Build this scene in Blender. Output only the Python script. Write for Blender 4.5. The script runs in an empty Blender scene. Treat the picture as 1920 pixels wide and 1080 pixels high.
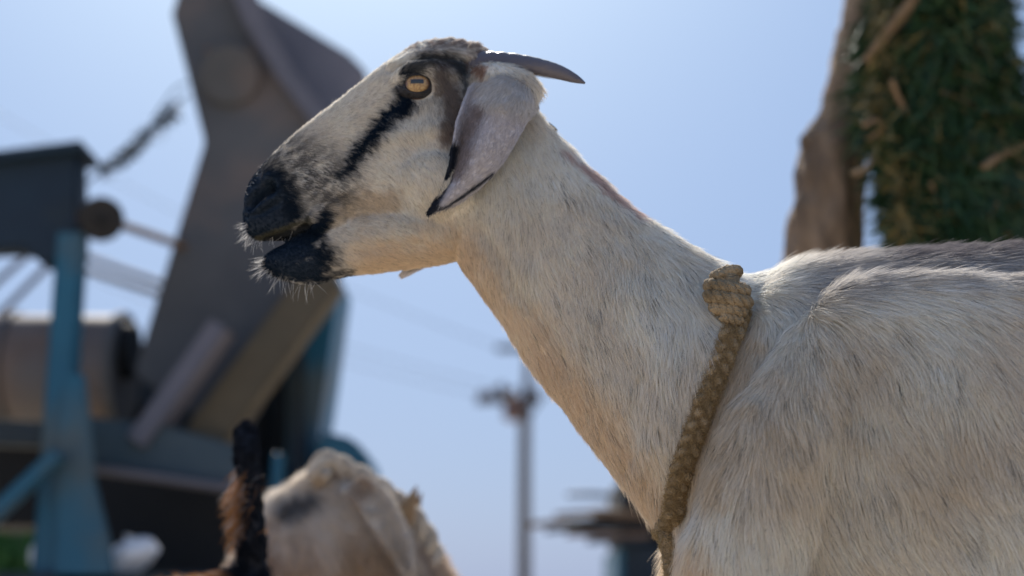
import bpy, bmesh, math, random
import numpy as np
from mathutils import Vector, Matrix
from mathutils.bvhtree import BVHTree
from mathutils.kdtree import KDTree

random.seed(7)
rng = np.random.default_rng(7)
R = math.radians
sc = bpy.context.scene
COL = sc.collection

# ------------------------------------------------------------------ camera, sky, sun
CAM = np.array([0.0, -1.30, 0.45]); PITCH = R(13.0); FPX = 50 / 36 * 1920
cam_d = bpy.data.cameras.new('camera'); cam = bpy.data.objects.new('camera', cam_d); COL.objects.link(cam)
cam.location = CAM; cam.rotation_euler = (R(90) + PITCH, 0, 0)
cam_d.lens = 50; cam_d.sensor_width = 36; cam_d.clip_start = 0.05; cam_d.clip_end = 5000
cam_d.dof.use_dof = True; cam_d.dof.focus_distance = 1.24; cam_d.dof.aperture_fstop = 2.8
sc.camera = cam

SUN_EL, SUN_AZ = R(42), R(-8)          # azimuth measured from +Y (away from the camera) towards +X
w = bpy.data.worlds.new("World"); sc.world = w; w.use_nodes = True
nt = w.node_tree; nt.nodes.clear()
sky = nt.nodes.new('ShaderNodeTexSky'); sky.sky_type = 'NISHITA'; sky.sun_disc = False
sky.sun_elevation = SUN_EL; sky.sun_rotation = SUN_AZ; sky.dust_density = 2.0; sky.air_density = 1.2; sky.ozone_density = 3.0
hs = nt.nodes.new('ShaderNodeMix'); hs.data_type = 'RGBA'; hs.inputs[0].default_value = 0.78; hs.inputs[7].default_value = (2.45, 3.85, 6.8, 1)   # even milky haze over the clear sky
bgn = nt.nodes.new('ShaderNodeBackground'); bgn.inputs['Strength'].default_value = 0.070
out = nt.nodes.new('ShaderNodeOutputWorld')
tcw = nt.nodes.new('ShaderNodeTexCoord'); dt = nt.nodes.new('ShaderNodeVectorMath'); dt.operation = 'DOT_PRODUCT'      # the sun's aureole in the haze
dt.inputs[1].default_value = (math.sin(SUN_AZ) * math.cos(SUN_EL), math.cos(SUN_AZ) * math.cos(SUN_EL), math.sin(SUN_EL)); nt.links.new(tcw.outputs['Generated'], dt.inputs[0])
cl0 = nt.nodes.new('ShaderNodeMath'); cl0.operation = 'MAXIMUM'; cl0.inputs[1].default_value = 0; nt.links.new(dt.outputs['Value'], cl0.inputs[0])
pw = nt.nodes.new('ShaderNodeMath'); pw.operation = 'POWER'; pw.inputs[1].default_value = 20; nt.links.new(cl0.outputs[0], pw.inputs[0])
au = nt.nodes.new('ShaderNodeVectorMath'); au.operation = 'SCALE'; au.inputs[0].default_value = (3.4, 4.6, 3.9); nt.links.new(pw.outputs[0], au.inputs['Scale'])
ad = nt.nodes.new('ShaderNodeVectorMath'); ad.operation = 'ADD'
nt.links.new(sky.outputs[0], hs.inputs[6]); nt.links.new(hs.outputs[2], ad.inputs[0]); nt.links.new(au.outputs[0], ad.inputs[1]); nt.links.new(ad.outputs[0], bgn.inputs[0]); nt.links.new(bgn.outputs[0], out.inputs[0])
sd = bpy.data.lights.new('sun', 'SUN'); sun = bpy.data.objects.new('sun', sd); COL.objects.link(sun)
sd.energy = 5.0; sd.angle = R(0.6); sd.color = (1.0, 0.93, 0.84)
sdir = Vector((math.sin(SUN_AZ) * math.cos(SUN_EL), math.cos(SUN_AZ) * math.cos(SUN_EL), math.sin(SUN_EL)))
sun.rotation_euler = sdir.to_track_quat('Z', 'Y').to_euler(); sun.location = sdir * 30
sc.view_settings.view_transform = 'Standard'; sc.view_settings.look = 'None'
sc.view_settings.exposure = 0.62; sc.view_settings.gamma = 1
sc.cycles.use_denoising = True
sc.cycles.max_bounces = 10; sc.cycles.diffuse_bounces = 4; sc.cycles.transmission_bounces = 8
sc.cycles.glossy_bounces = 4
sc.render.hair_type = 'STRIP'

# ------------------------------------------------------------------ helpers
FWD = np.array([0, math.cos(PITCH), math.sin(PITCH)]); UP = np.array([0, -math.sin(PITCH), math.cos(PITCH)])
def ray(px, py):
    return FWD + np.array([1, 0, 0]) * (px - 960) / FPX - UP * (py - 540) / FPX
def at(px, py, Y=0.0):
    """a point of the plane y = Y, read off the photograph's proportions"""
    d = ray(px, py); return CAM + d * ((Y - CAM[1]) / d[1])
def proj(P):
    Q = P - CAM; z = Q @ FWD
    return 960 + FPX * Q[..., 0] / z, 540 - FPX * (Q @ UP) / z
def hash3(ix, iy, iz):
    h = (ix.astype(np.int64) * 374761393 + iy.astype(np.int64) * 668265263 + iz.astype(np.int64) * 2147483647) & 0xffffffff
    h = ((h ^ (h >> 13)) * 1274126177) & 0xffffffff
    h = (h ^ (h >> 16)) & 0xffff
    return h / 65535.0
def noise(P, s):
    Q = P * s; i = np.floor(Q); f = Q - i; f = f * f * (3 - 2 * f); i = i.astype(np.int64); r = 0
    for a in (0, 1):
        for b in (0, 1):
            for c in (0, 1):
                wgt = (f[:, 0] if a else 1 - f[:, 0]) * (f[:, 1] if b else 1 - f[:, 1]) * (f[:, 2] if c else 1 - f[:, 2])
                r = r + wgt * hash3(i[:, 0] + a, i[:, 1] + b, i[:, 2] + c)
    return r
def fbm(P, s): return 0.55 * noise(P, s) + 0.3 * noise(P, s * 2.1) + 0.15 * noise(P, s * 4.3)
def sstep(a, b, x):
    t = np.clip((x - a) / (b - a), 0, 1); return t * t * (3 - 2 * t)
def mixc(c, d, t): return c * (1 - t[:, None]) + np.array(d) * t[:, None]
def segd(px, py, pts):
    """distance to a polyline and the position along it (0..1)"""
    best = np.full(px.shape, 1e9); pos = np.zeros(px.shape); n = len(pts) - 1
    for k in range(n):
        ax, ay = pts[k]; bx, by = pts[k + 1]; vx, vy = bx - ax, by - ay
        t = np.clip(((px - ax) * vx + (py - ay) * vy) / (vx * vx + vy * vy), 0, 1)
        d = np.hypot(px - ax - t * vx, py - ay - t * vy)
        m = d < best; best = np.where(m, d, best); pos = np.where(m, (k + t) / n, pos)
    return best, pos
def crom(P, n):
    """smooth resampling of control rows (any trailing shape)"""
    P = np.asarray(P, float); m = len(P); r = []
    for t in np.linspace(0, m - 1, n):
        i = min(int(t), m - 2); u = t - i
        p0, p1, p2, p3 = P[max(i - 1, 0)], P[i], P[i + 1], P[min(i + 2, m - 1)]
        r.append(0.5 * ((2 * p1) + (p2 - p0) * u + (2 * p0 - 5 * p1 + 4 * p2 - p3) * u * u + (3 * p1 - p0 - 3 * p2 + p3) * u ** 3))
    return np.array(r)

class MB:
    """collects closed shapes and links them as one mesh object"""
    def __init__(s): s.v = []; s.f = []
    def add(s, v, f):
        o = len(s.v); s.v += [tuple(map(float, p)) for p in v]; s.f += [tuple(i + o for i in q) for q in f]; return s
    def rings(s, rr, closed=False):
        n = len(rr[0]); o = len(s.v); m = len(rr)
        for r in rr: s.v += [tuple(map(float, p)) for p in r]
        for k in range(m if closed else m - 1):
            k2 = (k + 1) % m
            for j in range(n):
                j2 = (j + 1) % n
                s.f.append((o + k * n + j, o + k * n + j2, o + k2 * n + j2, o + k2 * n + j))
        if not closed:
            s.f.append(tuple(o + j for j in range(n))[::-1]); s.f.append(tuple(o + (m - 1) * n + j for j in range(n)))
        return s
    def loft(s, rows, seg=28, n=None, e=1.0):
        """rows: (top point, bottom point, half width in y, y of the middle)"""
        A = np.array([list(t) + list(b) + [ww, yy] for t, b, ww, yy in rows]); A = crom(A, n or len(rows) * 4)
        rr = []
        for a in A:
            T, B, ww, yy = a[:3], a[3:6], max(a[6], .002), a[7]
            c = (T + B) / 2; up = (T - B) / 2; c = c + np.array([0, yy, 0])
            th = np.linspace(0, 2 * math.pi, seg, endpoint=False)
            cs, sn = np.cos(th), np.sin(th)
            cs = np.sign(cs) * np.abs(cs) ** e; sn = np.sign(sn) * np.abs(sn) ** e
            rr.append([c + up * q + np.array([0, ww, 0]) * p for p, q in zip(cs, sn)])
        return s.rings(rr)
    def tube(s, pts, rad, seg=12, n=None, flat=1.0, upv=(0, 0, 1), closed=False):
        pts = np.asarray(pts, float); rad = np.broadcast_to(np.asarray(rad, float), (len(pts),))
        A = np.c_[pts, rad]
        if n: A = crom(A, n)
        P = A[:, :3]; T = np.gradient(P, axis=0)
        if closed: T = np.roll(P, -1, 0) - np.roll(P, 1, 0)
        T /= np.linalg.norm(T, axis=1)[:, None] + 1e-12
        u = np.cross(T[0], upv); 
        if np.linalg.norm(u) < 1e-3: u = np.cross(T[0], (1, 0, 0))
        rr = []
        for k in range(len(P)):
            u = u - T[k] * (u @ T[k]); u /= np.linalg.norm(u); v = np.cross(T[k], u)
            th = np.linspace(0, 2 * math.pi, seg, endpoint=False)
            rr.append([P[k] + A[k, 3] * (u * math.cos(t) + v * flat * math.sin(t)) for t in th])
        return s.rings(rr, closed)
    def box(s, c, size, rot=None, bev=0.0):
        bm = bmesh.new(); bmesh.ops.create_cube(bm, size=1)
        for q in bm.verts: q.co = Vector((q.co.x * size[0], q.co.y * size[1], q.co.z * size[2]))
        if bev: bmesh.ops.bevel(bm, geom=bm.edges[:] , offset=bev, segments=2, affect='EDGES', profile=.6)
        if rot is not None: bmesh.ops.transform(bm, matrix=rot, verts=bm.verts)
        bm.verts.index_update()
        vv = [np.array(q.co) + np.array(c) for q in bm.verts]; ff = [[q.index for q in f.verts] for f in bm.faces]; bm.free()
        return s.add(vv, ff)
    def bar(s, a, b, wx, wy, bev=0.004):
        a = Vector(a); b = Vector(b); d = b - a
        q = d.to_track_quat('Z', 'Y').to_matrix().to_4x4()
        return s.box((a + b) / 2, (wx, wy, d.length), q, bev)
    def prism(s, poly, y0, y1):
        """outline in (x, z) given real thickness from y0 to y1"""
        n = len(poly); v = [(p[0], y0, p[1]) for p in poly] + [(p[0], y1, p[1]) for p in poly]
        f = [tuple(range(n))[::-1], tuple(range(n, 2 * n))] + [(j, (j + 1) % n, n + (j + 1) % n, n + j) for j in range(n)]
        return s.add(v, f)
    def build(s, name, m, parent=None, loc=None, smooth=True, mods=None, bevel=0):
        me = bpy.data.meshes.new(name)
        off = np.array(parent_loc(parent) if loc is None else loc)
        me.from_pydata([tuple(np.array(p) - off) for p in s.v], [], s.f)
        bm = bmesh.new(); bm.from_mesh(me); bmesh.ops.recalc_face_normals(bm, faces=bm.faces)
        if bevel: bmesh.ops.bevel(bm, geom=[e for e in bm.edges if e.calc_face_angle(0) > .5], offset=bevel, segments=2, affect='EDGES')
        bm.to_mesh(me); bm.free()
        if m: me.materials.append(m)
        if smooth:
            me.polygons.foreach_set('use_smooth', [True] * len(me.polygons))
            if smooth == 'auto': me.set_sharp_from_angle(angle=R(35))
        o = bpy.data.objects.new(name, me); COL.objects.link(o)
        if parent is not None: o.parent = parent
        elif loc is not None: o.location = loc
        return o
def parent_loc(p):
    l = np.zeros(3)
    while p is not None: l = l + np.array(p.location); p = p.parent
    return l
def tag(o, label=None, cat=None, group=None, kind=None):
    for k, v in (('label', label), ('category', cat), ('group', group), ('kind', kind)):
        if v: o[k] = v
    return o
def empty(name, loc, label, cat, group=None):
    o = bpy.data.objects.new(name, None); COL.objects.link(o); o.location = tuple(map(float, loc)); o.empty_display_size = .1
    return tag(o, label, cat, group)

# ------------------------------------------------------------------ materials
def mat(name, c1, c2=None, scale=8.0, rough=.7, bump=.2, bscale=None, metal=0.0, detail=8, dirt=None, dirt_amt=.0, stretch=(1, 1, 1), spec=.4):
    m = bpy.data.materials.new(name); m.use_nodes = True; t = m.node_tree; b = t.nodes['Principled BSDF']
    tc = t.nodes.new('ShaderNodeTexCoord'); mp = t.nodes.new('ShaderNodeMapping'); mp.inputs['Scale'].default_value = stretch
    t.links.new(tc.outputs['Object'], mp.inputs[0])
    n = t.nodes.new('ShaderNodeTexNoise'); n.inputs['Scale'].default_value = scale; n.inputs['Detail'].default_value = detail; n.inputs['Roughness'].default_value = .62
    t.links.new(mp.outputs[0], n.inputs['Vector'])
    r = t.nodes.new('ShaderNodeValToRGB'); r.color_ramp.elements[0].position = .3; r.color_ramp.elements[1].position = .7
    r.color_ramp.elements[0].color = (*c1, 1); r.color_ramp.elements[1].color = (*(c2 or c1), 1)
    t.links.new(n.outputs[0], r.inputs[0]); last = r.outputs[0]
    if dirt:
        n2 = t.nodes.new('ShaderNodeTexNoise'); n2.inputs['Scale'].default_value = scale * .45; n2.inputs['Detail'].default_value = 10
        t.links.new(mp.outputs[0], n2.inputs['Vector'])
        mr = t.nodes.new('ShaderNodeMapRange'); mr.inputs['From Min'].default_value = .62 - dirt_amt * .35; mr.inputs['From Max'].default_value = .72 - dirt_amt * .25
        t.links.new(n2.outputs[0], mr.inputs[0])
        mx = t.nodes.new('ShaderNodeMix'); mx.data_type = 'RGBA'; mx.inputs[7].default_value = (*dirt, 1)
        t.links.new(mr.outputs[0], mx.inputs[0]); t.links.new(last, mx.inputs[6]); last = mx.outputs[2]
    t.links.new(last, b.inputs['Base Color'])
    b.inputs['Roughness'].default_value = rough; b.inputs['Metallic'].default_value = metal; b.inputs['Specular IOR Level'].default_value = spec
    if bump:
        n3 = t.nodes.new('ShaderNodeTexNoise'); n3.inputs['Scale'].default_value = bscale or scale * 4; n3.inputs['Detail'].default_value = 8
        t.links.new(mp.outputs[0], n3.inputs['Vector'])
        bp = t.nodes.new('ShaderNodeBump'); bp.inputs['Strength'].default_value = bump; bp.inputs['Distance'].default_value = .012 if bump > .8 else .01
        t.links.new(n3.outputs[0], bp.inputs['Height']); t.links.new(bp.outputs[0], b.inputs['Normal'])
    return m
def attr_mat(name, rough=.75, spec=.25, sss=.0, bump=0):
    m = bpy.data.materials.new(name); m.use_nodes = True; t = m.node_tree; b = t.nodes['Principled BSDF']
    a = t.nodes.new('ShaderNodeAttribute'); a.attribute_name = 'Col'; t.links.new(a.outputs['Color'], b.inputs['Base Color'])
    b.inputs['Roughness'].default_value = rough; b.inputs['Specular IOR Level'].default_value = spec
    if bump:
        n3 = t.nodes.new('ShaderNodeTexNoise'); n3.inputs['Scale'].default_value = 260; n3.inputs['Detail'].default_value = 5
        tc = t.nodes.new('ShaderNodeTexCoord'); t.links.new(tc.outputs['Object'], n3.inputs['Vector'])
        bp = t.nodes.new('ShaderNodeBump'); bp.inputs['Strength'].default_value = bump; bp.inputs['Distance'].default_value = .002
        t.links.new(n3.outputs[0], bp.inputs['Height']); t.links.new(bp.outputs[0], b.inputs['Normal'])
    return m
def fur_mat(name, trans=.42, gloss=.10):
    m = bpy.data.materials.new(name); m.use_nodes = True; t = m.node_tree; t.nodes.clear()
    a = t.nodes.new('ShaderNodeAttribute'); a.attribute_name = 'Col'
    d = t.nodes.new('ShaderNodeBsdfDiffuse'); tr = t.nodes.new('ShaderNodeBsdfTranslucent'); g = t.nodes.new('ShaderNodeBsdfAnisotropic')
    g.inputs['Roughness'].default_value = .45; 
    gc = t.nodes.new('ShaderNodeMix'); gc.data_type = 'RGBA'; gc.inputs[0].default_value = .06; gc.inputs[7].default_value = (.8, .9, 1, 1); t.links.new(a.outputs['Color'], gc.inputs[6]); t.links.new(gc.outputs[2], g.inputs[0])
    m1 = t.nodes.new('ShaderNodeMixShader'); m1.inputs[0].default_value = trans
    m2 = t.nodes.new('ShaderNodeMixShader'); m2.inputs[0].default_value = gloss
    o = t.nodes.new('ShaderNodeOutputMaterial')
    t.links.new(a.outputs['Color'], d.inputs[0]); t.links.new(a.outputs['Color'], tr.inputs[0]); 
    t.links.new(d.outputs[0], m1.inputs[1]); t.links.new(tr.outputs[0], m1.inputs[2])
    t.links.new(m1.outputs[0], m2.inputs[1]); t.links.new(g.outputs[0], m2.inputs[2]); t.links.new(m2.outputs[0], o.inputs[0])
    return m
M = {}
M['skin'] = attr_mat('goat_skin', .6, .2, bump=.6)
M['fur'] = fur_mat('goat_fur')
M['soil'] = mat('dry_soil', (.46, .38, .28), (.58, .49, .38), 1.3, .95, .6, 22)
M['teal'] = mat('teal_paint', (.006, .075, .13), (.013, .11, .18), 5, .5, .15, 60, dirt=(.06, .09, .10), dirt_amt=.3)
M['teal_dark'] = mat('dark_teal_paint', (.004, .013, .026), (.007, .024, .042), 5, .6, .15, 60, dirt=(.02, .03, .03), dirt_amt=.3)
M['dusty'] = mat('dusty_brown_sheet', (.062, .066, .072), (.098, .10, .104), 3, .8, .3, 40, dirt=(.17, .13, .11), dirt_amt=.2)
M['dusty_light'] = mat('dusty_grey_sheet', (.10, .105, .13), (.15, .145, .17), 4, .75, .2, 40)
M['olive'] = mat('olive_dust_steel', (.07, .058, .038), (.11, .09, .058), 5, .85, .3)
M['rust'] = mat('rusty_brown_steel', (.11, .07, .045), (.20, .13, .085), 9, .85, .4, 60)
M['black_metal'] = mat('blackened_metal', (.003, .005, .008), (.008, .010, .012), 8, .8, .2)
M['rubber'] = mat('dark_rubber', (.012, .012, .013), (.03, .028, .026), 12, .85, .3)
M['pink_metal'] = mat('faded_drum_metal', (.08, .06, .052), (.16, .12, .10), 4, .6, .2, dirt=(.10, .10, .11), dirt_amt=.3)
M['bark'] = mat('weathered_bark', (.045, .033, .025), (.40, .28, .18), 12, .95, .9, 26, stretch=(1, 1, .3))
M['leaf'] = mat('dark_green_leaf', (.006, .030, .013), (.034, .085, .022), 30, .55, 0, spec=.5)
M['leaf_dry'] = mat('yellowed_leaf', (.09, .075, .025), (.20, .15, .05), 30, .7, 0)
M['stem'] = mat('pale_brown_stem', (.16, .10, .05), (.28, .19, .11), 20, .85, .4)
M['rope'] = mat('jute_rope', (.15, .108, .055), (.54, .405, .25), 38, .95, .8, 500)
M['rope_pale'] = mat('pale_cotton_rope', (.45, .36, .26), (.62, .52, .40), 40, .95, .8, 300)
M['white_cloth'] = mat('white_cloth', (.55, .56, .58), (.8, .8, .8), 12, .9, .3)
M['concrete'] = mat('weathered_concrete', (.07, .065, .065), (.13, .12, .115), 6, .9, .3)
M['wire'] = mat('dark_wire', (.02, .02, .022), None, 6, .6, 0)
M['ceramic'] = mat('brown_insulator', (.08, .05, .04), (.14, .08, .06), 8, .3, 0)
M['timber'] = mat('grey_timber', (.09, .065, .045), (.22, .16, .11), 10, .9, .4)

def horn_mat():
    m = mat('dark_keratin', (.035, .033, .050), (.115, .10, .11), 14, .42, .25, 60, stretch=(.35, 1, 1), spec=.6)
    return m
M['horn'] = horn_mat()
def eye_mat():
    m = bpy.data.materials.new('amber_eye'); m.use_nodes = True; t = m.node_tree; b = t.nodes['Principled BSDF']
    tc = t.nodes.new('ShaderNodeTexCoord'); sp = t.nodes.new('ShaderNodeSeparateXYZ'); t.links.new(tc.outputs['Object'], sp.inputs[0])
    def mth(op, a, b_=None, c=None):
        n = t.nodes.new('ShaderNodeMath'); n.operation = op
        for k, q in enumerate((a, b_, c)):
            if q is None: continue
            if isinstance(q, (int, float)): n.inputs[k].default_value = q
            else: t.links.new(q, n.inputs[k])
        return n.outputs[0]
    X, Z = sp.outputs[0], sp.outputs[2]
    # slot pupil: rounded horizontal rectangle
    px_ = mth('MAXIMUM', mth('SUBTRACT', mth('ABSOLUTE', X), .0052), 0.0); pz_ = mth('MAXIMUM', mth('SUBTRACT', mth('ABSOLUTE', mth('SUBTRACT', Z, .0012)), .0012), 0.0)
    dp = mth('SQRT', mth('ADD', mth('MULTIPLY', px_, px_), mth('MULTIPLY', pz_, pz_)))
    pup = t.nodes.new('ShaderNodeMapRange'); pup.inputs['From Min'].default_value = .0012; pup.inputs['From Max'].default_value = .0006; t.links.new(dp, pup.inputs[0])
    rr = mth('SQRT', mth('ADD', mth('MULTIPLY', X, X), mth('MULTIPLY', Z, Z)))
    rim = t.nodes.new('ShaderNodeMapRange'); rim.inputs['From Min'].default_value = .0088; rim.inputs['From Max'].default_value = .0108; t.links.new(rr, rim.inputs[0])
    n = t.nodes.new('ShaderNodeTexNoise'); n.inputs['Scale'].default_value = 500; t.links.new(tc.outputs['Object'], n.inputs['Vector'])
    cr = t.nodes.new('ShaderNodeValToRGB'); cr.color_ramp.elements[0].color = (.22, .11, .03, 1); cr.color_ramp.elements[1].color = (.40, .25, .085, 1); cr.color_ramp.elements[0].position = .35; cr.color_ramp.elements[1].position = .7
    t.links.new(n.outputs[0], cr.inputs[0])
    mx = t.nodes.new('ShaderNodeMix'); mx.data_type = 'RGBA'; mx.inputs[7].default_value = (.05, .02, .01, 1); t.links.new(rim.outputs[0], mx.inputs[0]); t.links.new(cr.outputs[0], mx.inputs[6])
    m2 = t.nodes.new('ShaderNodeMix'); m2.data_type = 'RGBA'; m2.inputs[7].default_value = (.003, .006, .008, 1); t.links.new(pup.outputs[0], m2.inputs[0]); t.links.new(mx.outputs[2], m2.inputs[6])
    t.links.new(m2.outputs[2], b.inputs['Base Color']); b.inputs['Roughness'].default_value = .45
    b.inputs['Coat Weight'].default_value = .9; b.inputs['Coat Roughness'].default_value = .04
    return m
M['eye'] = eye_mat()
M['lid'] = mat('dark_eyelid_skin', (.010, .011, .014), (.03, .026, .028), 90, .45, .5, 300)

# ------------------------------------------------------------------ ground
g = MB(); n = 60
g.add([(-600, -400, 0), (600, -400, 0), (600, 1500, 0), (-600, 1500, 0)], [(0, 1, 2, 3)])
tag(g.build('ground', M['soil'], loc=(0, 0, 0), smooth=False), kind='structure')

# ------------------------------------------------------------------ sculpting tools
def remeshed(mb, voxel, smooth_it=6):
    me = bpy.data.meshes.new('tmp'); me.from_pydata(mb.v, [], mb.f)
    bm = bmesh.new(); bm.from_mesh(me); bmesh.ops.recalc_face_normals(bm, faces=bm.faces); bm.to_mesh(me); bm.free()
    o = bpy.data.objects.new('tmp', me); COL.objects.link(o)
    r = o.modifiers.new('r', 'REMESH'); r.mode = 'VOXEL'; r.voxel_size = voxel
    s = o.modifiers.new('s', 'SMOOTH'); s.factor = .5; s.iterations = smooth_it
    dg = bpy.context.evaluated_depsgraph_get(); ev = o.evaluated_get(dg); m2 = bpy.data.meshes.new_from_object(ev)
    bpy.data.objects.remove(o); bpy.data.meshes.remove(me)
    return m2
def get_v(me):
    a = np.empty(len(me.vertices) * 3, np.float32); me.vertices.foreach_get('co', a); return a.reshape(-1, 3).astype(float)
def set_v(me, V):
    me.vertices.foreach_set('co', V.astype(np.float32).ravel()); me.update()
def get_n(me):
    a = np.empty(len(me.vertices) * 3, np.float32); me.vertex_normals.foreach_get('vector', a); return a.reshape(-1, 3).astype(float)
def paint(me, C):
    at_ = me.color_attributes.new('Col', 'FLOAT_COLOR', 'POINT')
    at_.data.foreach_set('color', np.c_[C, np.ones(len(C))].astype(np.float32).ravel())
def tris_of(me):
    me.calc_loop_triangles(); a = np.empty(len(me.loop_triangles) * 3, np.int32); me.loop_triangles.foreach_get('vertices', a); return a.reshape(-1, 3)

def scatter(me, N, weight):
    V, Nn, T = get_v(me), get_n(me), tris_of(me)
    A = .5 * np.linalg.norm(np.cross(V[T[:, 1]] - V[T[:, 0]], V[T[:, 2]] - V[T[:, 0]]), axis=1)
    wt = A * weight(V[T].mean(1), Nn[T[:, 0]]); wt /= wt.sum()
    k = rng.choice(len(T), N, p=wt); u, v = rng.random(N), rng.random(N); m = u + v > 1; u[m] = 1 - u[m]; v[m] = 1 - v[m]
    bw = np.c_[1 - u - v, u, v][:, :, None]
    P = (V[T[k]] * bw).sum(1); Q = (Nn[T[k]] * bw).sum(1); Q /= np.linalg.norm(Q, axis=1)[:, None] + 1e-9
    return P, Q
def link_curves(name, P, Rad, C, parent, m):
    """P: (n, k, 3) strand points, Rad: (n, k), C: (n, 3) colour of each strand"""
    n, k, _ = P.shape; hc = bpy.data.hair_curves.new(name); hc.add_curves([k] * n)
    off = parent_loc(parent)
    hc.attributes['position'].data.foreach_set('vector', (P - off).astype(np.float32).ravel())
    ra = hc.attributes.get('radius') or hc.attributes.new('radius', 'FLOAT', 'POINT'); ra.data.foreach_set('value', Rad.astype(np.float32).ravel())
    ca = hc.attributes.new('Col', 'FLOAT_COLOR', 'CURVE'); ca.data.foreach_set('color', np.c_[C, np.ones(n)].astype(np.float32).ravel())
    hc.materials.append(m); o = bpy.data.objects.new(name, hc); COL.objects.link(o); o.parent = parent; o['kind'] = 'stuff'
    return o
def grow(name, P, Nn, D, L, C, parent, m, lift=.3, k=5, rad=.00022, clump=.55, guides=25, frizz=.12, droop=.0):
    """strands from roots P: combed along D, standing up by lift, tips drawn together in tufts"""
    n = len(P); D = D - Nn * (D * Nn).sum(1)[:, None]; D /= np.linalg.norm(D, axis=1)[:, None] + 1e-9
    lift = np.broadcast_to(lift, (n,))
    J = rng.normal(size=(n, 3)) * frizz
    dirv = D + Nn * lift[:, None] + J; dirv /= np.linalg.norm(dirv, axis=1)[:, None]
    t = np.linspace(0, 1, k)[None, :, None]
    bend = (D * .35 - Nn * (lift * .55)[:, None] + np.array([0, 0, -droop])) 
    S = P[:, None] + (dirv[:, None] * t + bend[:, None] * t * t * .5) * L[:, None, None]
    if clump > 0:
        G = rng.choice(n, max(2, n // guides), replace=False); kd = KDTree(len(G))
        for i, gi in enumerate(G): kd.insert(P[gi], i)
        kd.balance(); near = np.array([kd.find(p)[1] for p in P]); gd = G[near]
        cl = clump * rng.uniform(.5, 1.1, n)
        S = S + (S[gd] - S) * (cl[:, None, None] * t ** 1.6) * np.clip(L / L[gd], 0, 1)[:, None, None]
    S[:, 0] -= Nn * .0008
    rad = np.broadcast_to(rad, (n,))
    prof = np.array([1, 1, .85, .6, .12]) if k == 5 else np.linspace(1, .12, k)
    return link_curves(name, S, rad[:, None] * prof[None], C, parent, m)
def field(px, py, ctrl, p=3.0):
    sx = np.zeros(px.shape); sy = np.zeros(px.shape)
    for cx, cy, dx, dy in ctrl:
        wq = 1 / ((px - cx) ** 2 + (py - cy) ** 2 + np.where(px < 1000, 400, 3500)) ** (p / 2); l = math.hypot(dx, dy); sx += wq * dx / l; sy += wq * dy / l
    return np.c_[sx, np.zeros_like(sx), -sy]

# ------------------------------------------------------------------ the main goat
A0 = at
def row(tx, ty, bx, by, ww, y=0.0): return (A0(tx, ty), A0(bx, by), ww, y)
gb = MB()
# skull and upper muzzle
gb.loft([row(466, 352, 458, 392, .007), row(474, 335, 459, 424, .0165), row(496, 311, 477, 449, .0225), row(530, 277, 530, 450, .0255),
         row(575, 237, 577, 438, .028), row(625, 199, 640, 440, .032), row(680, 157, 690, 445, .038), row(728, 120, 750, 455, .045),
         row(785, 86, 800, 470, .050), row(845, 76, 850, 478, .051), row(900, 92, 885, 470, .047), row(945, 125, 925, 430, .040), row(980, 165, 965, 380, .030)], n=56)
# lower jaw
gb.loft([row(494, 483, 491, 500, .007), row(508, 472, 508, 515, .013), row(540, 456, 545, 531, .0185), row(580, 440, 592, 532, .0220),
         row(640, 415, 645, 515, .026), row(720, 390, 720, 506, .032), row(800, 390, 808, 494, .034), row(850, 390, 850, 485, .030)], n=36)
# neck into trunk
gb.loft([row(925, 115, 845, 470, .036), row(975, 165, 858, 492, .043), row(1013, 222, 884, 524, .045), row(1060, 276, 921, 574, .046), row(1115, 331, 972, 648, .048),
         row(1175, 388, 1034, 738, .053), row(1243, 438, 1100, 820, .062), row(1318, 486, 1172, 905, .075), row(1372, 520, 1236, 985, .090),
         row(1440, 524, 1290, 1080, .105), row(1540, 507, 1400, 1150, .112)], n=52)
# trunk
gb.loft([row(1330, 620, 1290, 950, .06), row(1400, 538, 1330, 1090, .10), row(1500, 505, 1430, 1165, .108), row(1640, 485, 1600, 1200, .108), row(1850, 471, 1830, 1215, .115),
         row(2100, 465, 2090, 1230, .16), row(2350, 470, 2360, 1200, .155), row(2550, 490, 2580, 1120, .13), row(2700, 540, 2720, 1000, .09), row(2760, 640, 2760, 880, .04)], n=52, e=.92)
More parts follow.
